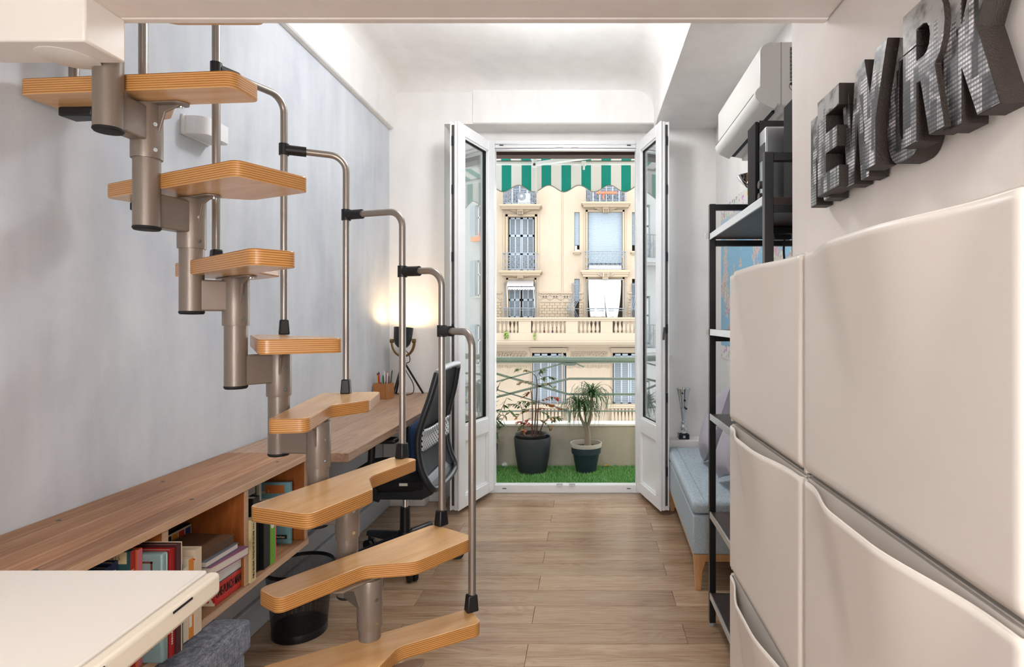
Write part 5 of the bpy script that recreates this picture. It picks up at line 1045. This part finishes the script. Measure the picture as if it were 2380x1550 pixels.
ledge(1160, 1258, 474, 485, .62, 1209, 13, 50); ledge(1351, 1466, 468, 480, .62, 1408, 13, 56); ledge(1159, 1259, 628, 640, .62, 1209, 7, 40); ledge(1350, 1464, 627, 643, .5, 1407, 0.1, 34)
b = M()
for s_ in (-1, 1):
    for i in range(4): pbox(b, 1408 + s_ * (6 + i * 3) - 2, 1408 + s_ * (6 + i * 3) + 2, 633 + i * .8, 643 - i * 1.4, FY - .50, FY - .30)
ob('shell_relief', b, MOLD2, house, merge=False)
for x0, x1, y0, y1 in ((1332, 1350, 584, 591), (1466, 1480, 584, 591)): ob('window_sill', pbox(pbox(M(), x0, x1, y0, y0 + 3, FY - .16, FY), x0 + 2, x1 - 2, y0 + 3, y1, FY - .10, FY), MOLD, house, merge=False)
# wrought iron balcony railings with wavy bars
def railing(x0, x1, y0, y1, n, Yf, wavy=True, scroll=True):
    r_ = ob('balcony_railing', M().tube([(X(x0, Yf), Yf, Z(y0, Yf)), (X(x1, Yf), Yf, Z(y0, Yf))], .022, 6).tube([(X(x0, Yf), Yf, Z(y0 + 5, Yf)), (X(x1, Yf), Yf, Z(y0 + 5, Yf))], .014, 6).tube([(X(x0, Yf), Yf, Z(y1 - 3, Yf)), (X(x1, Yf), Yf, Z(y1 - 3, Yf))], .014, 6)
            .tube([(X(x0, Yf), Yf, Z(y0, Yf)), (X(x0 + 1, Yf), FY, Z(y0, Yf))], .018, 6).tube([(X(x1, Yf), Yf, Z(y0, Yf)), (X(x1 - 1, Yf), FY, Z(y0, Yf))], .018, 6), IRON, house, merge=False)
    b = M()
    for i in range(n + 1):
        xx = x0 + (x1 - x0) * i / n; b.tube([(X(xx, Yf), Yf, Z(y0, Yf)), (X(xx, Yf), Yf, Z(y1, Yf))], .016 if i in (0, n) else .011, 5)
        if wavy and 0 < i < n - 1 and i % 1 == 0:
            xm = xx + (x1 - x0) / n / 2; b.tube([(X(xm, Yf) + .05 * math.sin(j * 1.05), Yf, Z(y0 + 6 + (y1 - y0 - 8) * j / 16, Yf)) for j in range(17)], .010, 5)
    if scroll:
        for xx in (x0 + (x1 - x0) / n / 2, x1 - (x1 - x0) / n / 2):
            for k_ in (.3, .7): b.tube([(X(xx, Yf) + (.07 - .003 * j) * math.cos(j * .55), Yf, Z(y0 + (y1 - y0) * k_, Yf) + (.10 - .004 * j) * math.sin(j * .55)) for j in range(18)], .009, 5)
    tag(ob('bars', b, IRON, r_, merge=False), kind='stuff')
railing(1168, 1249, 588, 628, 8, FY - .55); railing(1359, 1454, 584, 627, 9, FY - .48); railing(1169, 1247, 440, 474, 8, FY - .55); railing(1362, 1455, 436, 468, 8, FY - .55)
railing(1171, 1246, 716, 745, 10, FY - .25, False, False); railing(1362, 1452, 717, 745, 4, FY - .3, False, False)
# frieze with zigzags, and the woven brick pattern
b = M()
for x0, x1 in ((1020, 1166), (1254, 1330), (1346, 1355), (1460, 1469)):
    pbox(b, x0, x1, 679, 682, FY - .10, FY); pbox(b, x0, x1, 700, 702.5, FY - .05, FY)
ob('frieze_band', b, MOLD, house, merge=False)
b = M(); zz = [(1254 + 12.3 * i, 696 if i % 2 == 0 else 687.5) for i in range(7)]
def zig(pts):
    for p, q in zip(pts, pts[1:]): b.beam((X(p[0]), FY - .02, Z(p[1])), (X(q[0]), FY - .02, Z(q[1])), .05, .07, up=(0, 1, 0))
zig(zz); zig([(x, 692.5 - (y - 692) - 5) for x, y in zz]); zig([(1166 - 12.3 * i, 696 if i % 2 == 0 else 687.5) for i in range(12)]); zig([(1346, 690), (1350, 697), (1355, 690)]); zig([(1460, 690), (1464, 697), (1468, 690)])
tag(ob('zigzag_relief', b, MOLD2, house, merge=False), kind='stuff')
b = M(); r_ = 0; y = 704
while y < 742:
    for x0, x1 in ((1020, 1166), (1254, 1327), (1346, 1355), (1460, 1468)):
        xx = x0 - (6 if r_ % 2 else 0)
        while xx < x1: a_, c_ = max(xx, x0), min(xx + 11.2, x1); (c_ - a_ > 1) and pbox(b, a_, c_, y, y + 5.6, FY - .035 - .02 * ((r_ + int(xx)) % 2), FY); xx += 12
    y += 6.3; r_ += 1
tag(ob('brick_relief', b, MOLD, house, merge=False), kind='stuff')
ob('downpipe', M().tube([(X(1307), FY - .015, Z(1300)), (X(1307), FY - .015, Z(-200))], .03, 8), YEL, house, smooth=True)
# bulged iron window cages, tall lanterns of the second balcony
def cage(x0, x1, y0, y1):
    b = M()
    for i in range(6):
        xx = x0 + (x1 - x0) * i / 5; b.tube([(X(xx) - .22 * math.exp(-((t_ - .75) / .2) ** 2) * (1 if x0 < 1400 else .4), FY - .08 - .34 * math.exp(-((t_ - .75) / .2) ** 2), Z(y0 + (y1 - y0) * t_)) for t_ in [j / 14 for j in range(15)]], .014, 5)
    for t_ in (.05, .38, .75): b.tube([(X(x0 - (8 if t_ > .6 else 0)), FY - .1 - (.3 if t_ > .6 else 0), Z(y0 + (y1 - y0) * t_)), (X(x1), FY - .1 - (.3 if t_ > .6 else 0), Z(y0 + (y1 - y0) * t_))], .014, 5)
    ob('window_cage', b, IRON, house, merge=False)
cage(1329, 1347, 658, 738); cage(1468, 1480, 658, 738)
for px in (1173, 1246, 1362, 1452): ob('awning_stay', M().tube([(X(px), FY - .12, Z(656)), (X(px), FY - .12, Z(738))], .018, 6).tube([(X(px - 2), FY - .12, Z(661)), (X(px + 2), FY - .12, Z(661))], .016, 6).tube([(X(px - 2), FY - .12, Z(686)), (X(px + 2), FY - .12, Z(686))], .016, 6), IRON, house, merge=False)
# long balustraded balcony
BY = 24.4
def bb(x0, x1, y0, y1, nm, Yf, Yb, mt=MOLD2): return ob(nm, pbox(M(), x0, x1, y0, y1, Yf, Yb), mt, house)
ob('balustrade_rail', pbox(pbox(M(), 1010, 1520, 737.5, 741, BY - .1, BY + .28), 1010, 1520, 741, 746, BY - .04, BY + .22), MOLD2, house, merge=False)
for x0, x1 in ((1205, 1234), (1315, 1343), (1396, 1424)): bb(x0, x1, 746, 774, 'balustrade_pier', BY, BY + .2)
bb(1010, 1520, 774, 793, 'balustrade_plinth', BY - .02, FY)
ob('balcony_cornice', pbox(pbox(pbox(M(), 1010, 1520, 793, 796, BY - .12, FY), 1010, 1520, 796, 800.5, BY - .04, FY), 1010, 1520, 800.5, 806, BY + .5, FY), MOLD2, house, merge=False)
def baluster_mesh(h):
    return M().lathe([(.075, 0), (.075, .06 * h), (.05, .09 * h), (.06, .14 * h), (.085, .30 * h), (.07, .5 * h), (.045, .75 * h), (.04, .80 * h), (.06, .84 * h), (.045, .88 * h), (.07, .92 * h), (.07, h)], (0, 0, 0), 12)
hB = Z(746, BY + .1) - Z(774, BY + .1); b0 = ob('baluster', baluster_mesh(hB), MOLD2, house, local=True, smooth=True); first = True
def balrow(xs, yb, Yr, src):
    for px in xs: inst(src, house, Vector((X(px, Yr), Yr, Z(yb, Yr))) - WLOC[house.name])
balrow([1163 + 9.2 * i for i in range(5)] + [1241 + 9.6 * i for i in range(8)] + [1350.5 + 9.6 * i for i in range(5)] + [1431.5 + 9.4 * i for i in range(7)], 774, BY + .1, b0)
bpy.data.objects.remove(b0)
# lower storey
for x0, x1 in ((1236, 1316), (1424, 1510)): ob('lintel_mould', pbox(pbox(pbox(M(), x0 - 5, x1 + 3, 808.5, 813, FY - .14, FY), x0 - 4, x1 + 2, 813, 818, FY - .08, FY), x0 - 2, x0, 818, 945, FY - .05, FY), MOLD2, house, merge=False)
def carved(x0, x1, y0, y1, seed):
    r2 = random.Random(seed); p_ = ob('carved_panel', pbox(M(), x0, x1, y0, y1, FY - .02, FY), MOLD, house); b = M()
    pbox(b, x0, x1, y0, y0 + 1, FY - .05, FY)
    x = x0 + 5
    while x < x1 - 3:
        w_ = r2.uniform(5, 9); cy = (y0 + y1) / 2 + r2.uniform(-2, 2); n = 16
        b.tube([(X(x) + (.10 - .004 * j) * math.cos(j * .6 + seed), FY - .04, Z(cy) + (.10 - .004 * j) * math.sin(j * .6 + seed)) for j in range(n)], .022, 5)
        b.tube([(X(x + 3), FY - .04, Z(y1 - 1)), (X(x + 5), FY - .05, Z(cy)), (X(x + 8), FY - .03, Z(y0 + 2))], [.01, .035, .01], 5); x += w_
    tag(ob('carving', b, MOLD2, p_, merge=False), kind='stuff')
carved(1060, 1222, 818, 831, 2); carved(1327, 1411, 818, 831, 5)
b = M()
for x0, x1 in ((1020, 1231), (1318, 1420)):
    n = int((x1 - x0) / 3.2)
    for i in range(n): pbox(b, x0 + i * 3.2, x0 + i * 3.2 + 2.4, 847, 854 + 1.5 * math.sin(i * .9), FY - .06, FY)
    pbox(b, x0, x1, 845.5, 847.5, FY - .08, FY)
tag(ob('fringe_relief', b, MOLD2, house, merge=False), kind='stuff')
for x0, x1, xs in ((1222, 1330, [1243 + 8.3 * i for i in range(8)]), (1409, 1510, [1424 + 8.2 * i for i in range(8)])):
    ob('sill_rail', pbox(pbox(M(), x0, x1, 940, 944, FY - .45, FY - .15), x0 + 3, x1, 944, 949, FY - .42, FY - .18), MOLD2, house, merge=False)
    h2 = Z(949, FY - .3) - Z(985, FY - .3); b0 = ob('baluster', baluster_mesh(h2), MOLD2, house, local=True, smooth=True); balrow(xs, 985, FY - .3, b0); bpy.data.objects.remove(b0)
    ob('sill_base', pbox(M(), x0, x1, 985, 1000, FY - .45, FY), MOLD2, house)
# loose things on the balconies across the street
t = thing('outdoor_unit', 'white air conditioner outdoor unit with round fan on the upper left balcony opposite', 'air conditioner', (X(1216), FY - .4, Z(474)))
ob('case', pbox(M(), 1204, 1231, 449, 473.5, FY - .45, FY - .12), PVC, t, bev=.01); c_ = (X(1215), Z(461)); ob('fan_guard', M().tube([(c_[0], FY - .45, c_[1]), (c_[0], FY - .48, c_[1])], .19, 24), plain('fan_grey', lin('#7c8085'), .5), t, smooth=True); ob('fan_hub', M().tube([(c_[0], FY - .475, c_[1]), (c_[0], FY - .495, c_[1])], .06, 16), PVC, t, smooth=True)
t = thing('window_awning', 'small pale fabric awning over the left door above the balustrade opposite', 'awning', (X(1212), FY - .5, Z(674)))
ob('canvas', M().add([(X(1182), FY - .06, Z(651)), (X(1241), FY - .06, Z(651)), (X(1242.5), FY - .55, Z(666.5)), (X(1181), FY - .55, Z(666.5))], [(0, 1, 2, 3)]), plain('grey_white_canvas', lin('#b4afae'), .9, var=.03), t, solid=.01)
ob('valance', M().prism([(X(1181, FY - .56), Z(667, FY - .56)), (X(1242.5, FY - .56), Z(667, FY - .56))] + [(X(1242.5 - 61.5 * i / 40, FY - .56), Z(673 + 1.2 * math.cos(i * 1.57), FY - .56)) for i in range(41)], FY - .565, FY - .555, 'y'), plain('grey_white_canvas', lin('#b4afae'), .9, var=.03), t)
for px in (1181.5, 1242): ob('arm', M().tube([(X(px), FY - .55, Z(667)), (X(px - (1 if px < 1200 else -1)), FY - .06, Z(715))], .014, 6), PVC, t)
def sheet(x0, x1, xa, xb, y0, y1, seed):
    def f(u, v):
        l = x0 + (xa - x0) * v ** 2; r = x1 + (xb - x1) * v ** 2; xx = l + (r - l) * u; d = .03 * math.sin(u * 9 + seed) * v + .02 * math.sin(u * 23 + seed * 2) * v
        return (X(xx), FY - .16 - .16 * v + d, Z(y0 + (y1 - y0) * v))
    return M().grid(f, 24, 16)
t = thing('sun_curtain', 'white cloth sun curtain with a slit hanging in the right door opposite', 'curtain', (X(1405), FY - .2, Z(738)))
ob('cloth', sheet(1367, 1404, 1372, 1407, 651, 737, 1), CURT, t, smooth=True, solid=.006); ob('cloth', sheet(1404, 1443, 1410, 1434, 651, 738, 4), CURT, t, smooth=True, solid=.006); ob('pole', M().tube([(X(1366), FY - .14, Z(650)), (X(1448), FY - .14, Z(650))], .03, 8), ALU, t)
t = thing('flower_box', 'orange flower box on the upper right balcony opposite', 'planter', (X(1410), FY - .4, Z(447))); ob('trough', pbox(M(), 1385, 1434, 444.5, 450, FY - .52, FY - .35), plain('terracotta', lin('#cf7448'), .8), t); ob('soil', pbox(M(), 1386, 1433, 444, 444.6, FY - .51, FY - .36), SOIL, t)
for px in (1400,): ob('hanger', pbox(M(), px, px + 5, 450, 463, FY - .40, FY - .37), plain('terracotta', lin('#cf7448'), .8), t)
rr = random.Random(4); lv = leafmesh(.09, .035, -.3, leafmat('ivy', '#7fa03f')); lw = leafmesh(.08, .03, -.3, leafmat('ivy_dark', '#56702f'))
for lab, px, py, n, wd, hg in (('bushy trailing ivy spilling through the left balusters opposite', 1178, 773, 46, 9, 14), ('thin trailing ivy hanging below the second baluster group opposite', 1243, 775, 16, 3, 16)):
    t = thing('trailing_ivy', lab, 'plant', (X(px, BY), BY - .1, Z(py, BY)), 'ivy on the balustrade opposite')
    for i in range(n):
        q = rr.random(); put(rr.choice((lv, lw)), t, (X(px + rr.gauss(0, .45) * wd * (1 - .6 * q), BY), BY - .06 - .08 * rr.random(), Z(py - 3 + hg * q, BY)), (rr.uniform(-1, 1), rr.uniform(.2, 1.4), rr.uniform(0, 6.28)), rr.uniform(.7, 1.2))
    ob('stem', M().tube([(X(px, BY), BY - .05, Z(py - 6, BY)), (X(px + 1, BY), BY - .06, Z(py + hg * .8, BY))], .012, 5), DBARK, t)
for o in (lv, lw): bpy.data.objects.remove(o)
for px, cc, nm in ((1265, '#c0463c', 'red'), (1285, '#7d5aa8', 'purple'), (1298, '#8b3f6b', 'plum')):
    t = thing('flower_pot', nm + ' flower pot between the balusters opposite', 'pot', (X(px, BY + .5), BY + .5, Z(774, BY + .5)), 'flower pots opposite'); ob('pot', M().lathe([(0, 0), (.07, 0), (.10, .22), (.11, .25), (.09, .25), (0, .2)], (X(px, BY + .5), BY + .5, Z(774, BY + .5)), 12), plain('pot_' + nm, lin(cc), .7), t, smooth=True)
# neighbours: white house at the left, white house with balconies at the right
WF = plain('white_facade', lin('#b8b7b5'), .85, var=.03, ns=.6)
def neighbour(label, x0, x1, Yf, wins, ledges):
    t = thing('white_house', label, 'building', ((x0 + x1) / 2, Yf, -9)); b = M()
    cols = sorted({x0, x1} | {a for w_ in wins for a in w_[:2]})
    for a, c in zip(cols, cols[1:]):
        z = -9
        for z0, z1 in sorted((w_[2], w_[3]) for w_ in wins if w_[0] <= a and w_[1] >= c): b.box(a, c, Yf, Yf + .4, z, z0); z = z1
        b.box(a, c, Yf, Yf + .4, z, 16)
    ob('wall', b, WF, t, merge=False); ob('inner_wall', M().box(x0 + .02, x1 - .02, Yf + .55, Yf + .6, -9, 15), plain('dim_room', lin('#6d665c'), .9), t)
    for (a, c, z0, z1) in wins:
        m_ = (a + c) / 2; b = M()
        for q in (a + .04, m_, c - .04): b.box(q - .04, q + .04, Yf + .15, Yf + .2, z0, z1)
        for q in (z0 + .04, z0 + (z1 - z0) * .6, z1 - .04): b.box(a, c, Yf + .15, Yf + .2, q - .04, q + .04)
        w_ = ob('window', b, PVC, t, merge=False); ob('pane', M().box(a, c, Yf + .175, Yf + .185, z0, z1), DARKG, w_)
        ob('shutter', M().box(c + .02, c + .42, Yf - .06, Yf - .01, z0, z1), SHUT, w_); ob('window_sill', M().box(a - .1, c + .1, Yf - .12, Yf + .1, z0 - .1, z0), WF, w_)
    for (a, c, z0, hr) in ledges:
        l_ = ob('balcony_ledge', M().box(a, c, Yf - .6, Yf, z0 - .18, z0).box(a + .1, c - .1, Yf - .5, Yf, z0 - .3, z0 - .18), WF, t, merge=False)
        if hr:
            b = M(); n = int((c - a) / .16)
            for i in range(n + 1): b.tube([(a + (c - a) * i / n, Yf - .55, z0), (a + (c - a) * i / n, Yf - .55, z0 + hr)], .016, 5)
            for i in range(0, n, 2): b.tube([(a + (c - a) * (i + .5) / n + (.16 - .007 * j) * math.cos(j * .6), Yf - .55, z0 + hr * .5 + (.30 - .012 * j) * math.sin(j * .6)) for j in range(22)], .013, 5)
            b.tube([(a, Yf - .55, z0 + hr), (c, Yf - .55, z0 + hr)], .025, 6); tag(ob('balcony_bars', b, IRON, l_, merge=False), kind='stuff')
WR = [(a, a + 1.05, z, z + h) for a in (12.6, 15.8, 19.4, 22.6) for z, h in ((6.0, 1.7), (2.6, 2.0), (-1.2, 2.2), (9.4, 1.8), (-4.8, 2.2))]
neighbour('white house down the street to the right, mirrored in the left window leaf', 9.5, 27, 24, WR, [(9.5, 27, -1.9, 0)])
WL = [(a, a + .95, z, z + h) for a in (-20.4, -17.3, -14.3, -11.45, -8.6) for z, h in ((4.0, 2.3), (.2, 2.1), (7.8, 2.2), (-3.6, 2.2))]
neighbour('white house down the street to the left, mirrored in the right window leaf', -22, -6.9, 22, WL, [(-22, -7.1, 3.9, 1.0), (-22, -7.1, .05, 1.0)])
t = thing('window_box', 'orange window box with red flowers on the white house mirrored in the left leaf', 'planter', (19.9, 23.8, 5.62)); ob('trough', M().box(19.35, 20.5, 23.65, 23.87, 5.62, 5.88), plain('orange_plastic', lin('#e08444'), .6), t); ob('red_flowers', M().box(19.4, 19.9, 23.68, 23.85, 5.88, 6.1), plain('red_bloom', lin('#c8323c'), .7), t, bev=.05)
struct('street', M().box(-40, 40, 5.5, 60, -9.3, -9), plain('asphalt', lin('#b5b2ac'), .9))
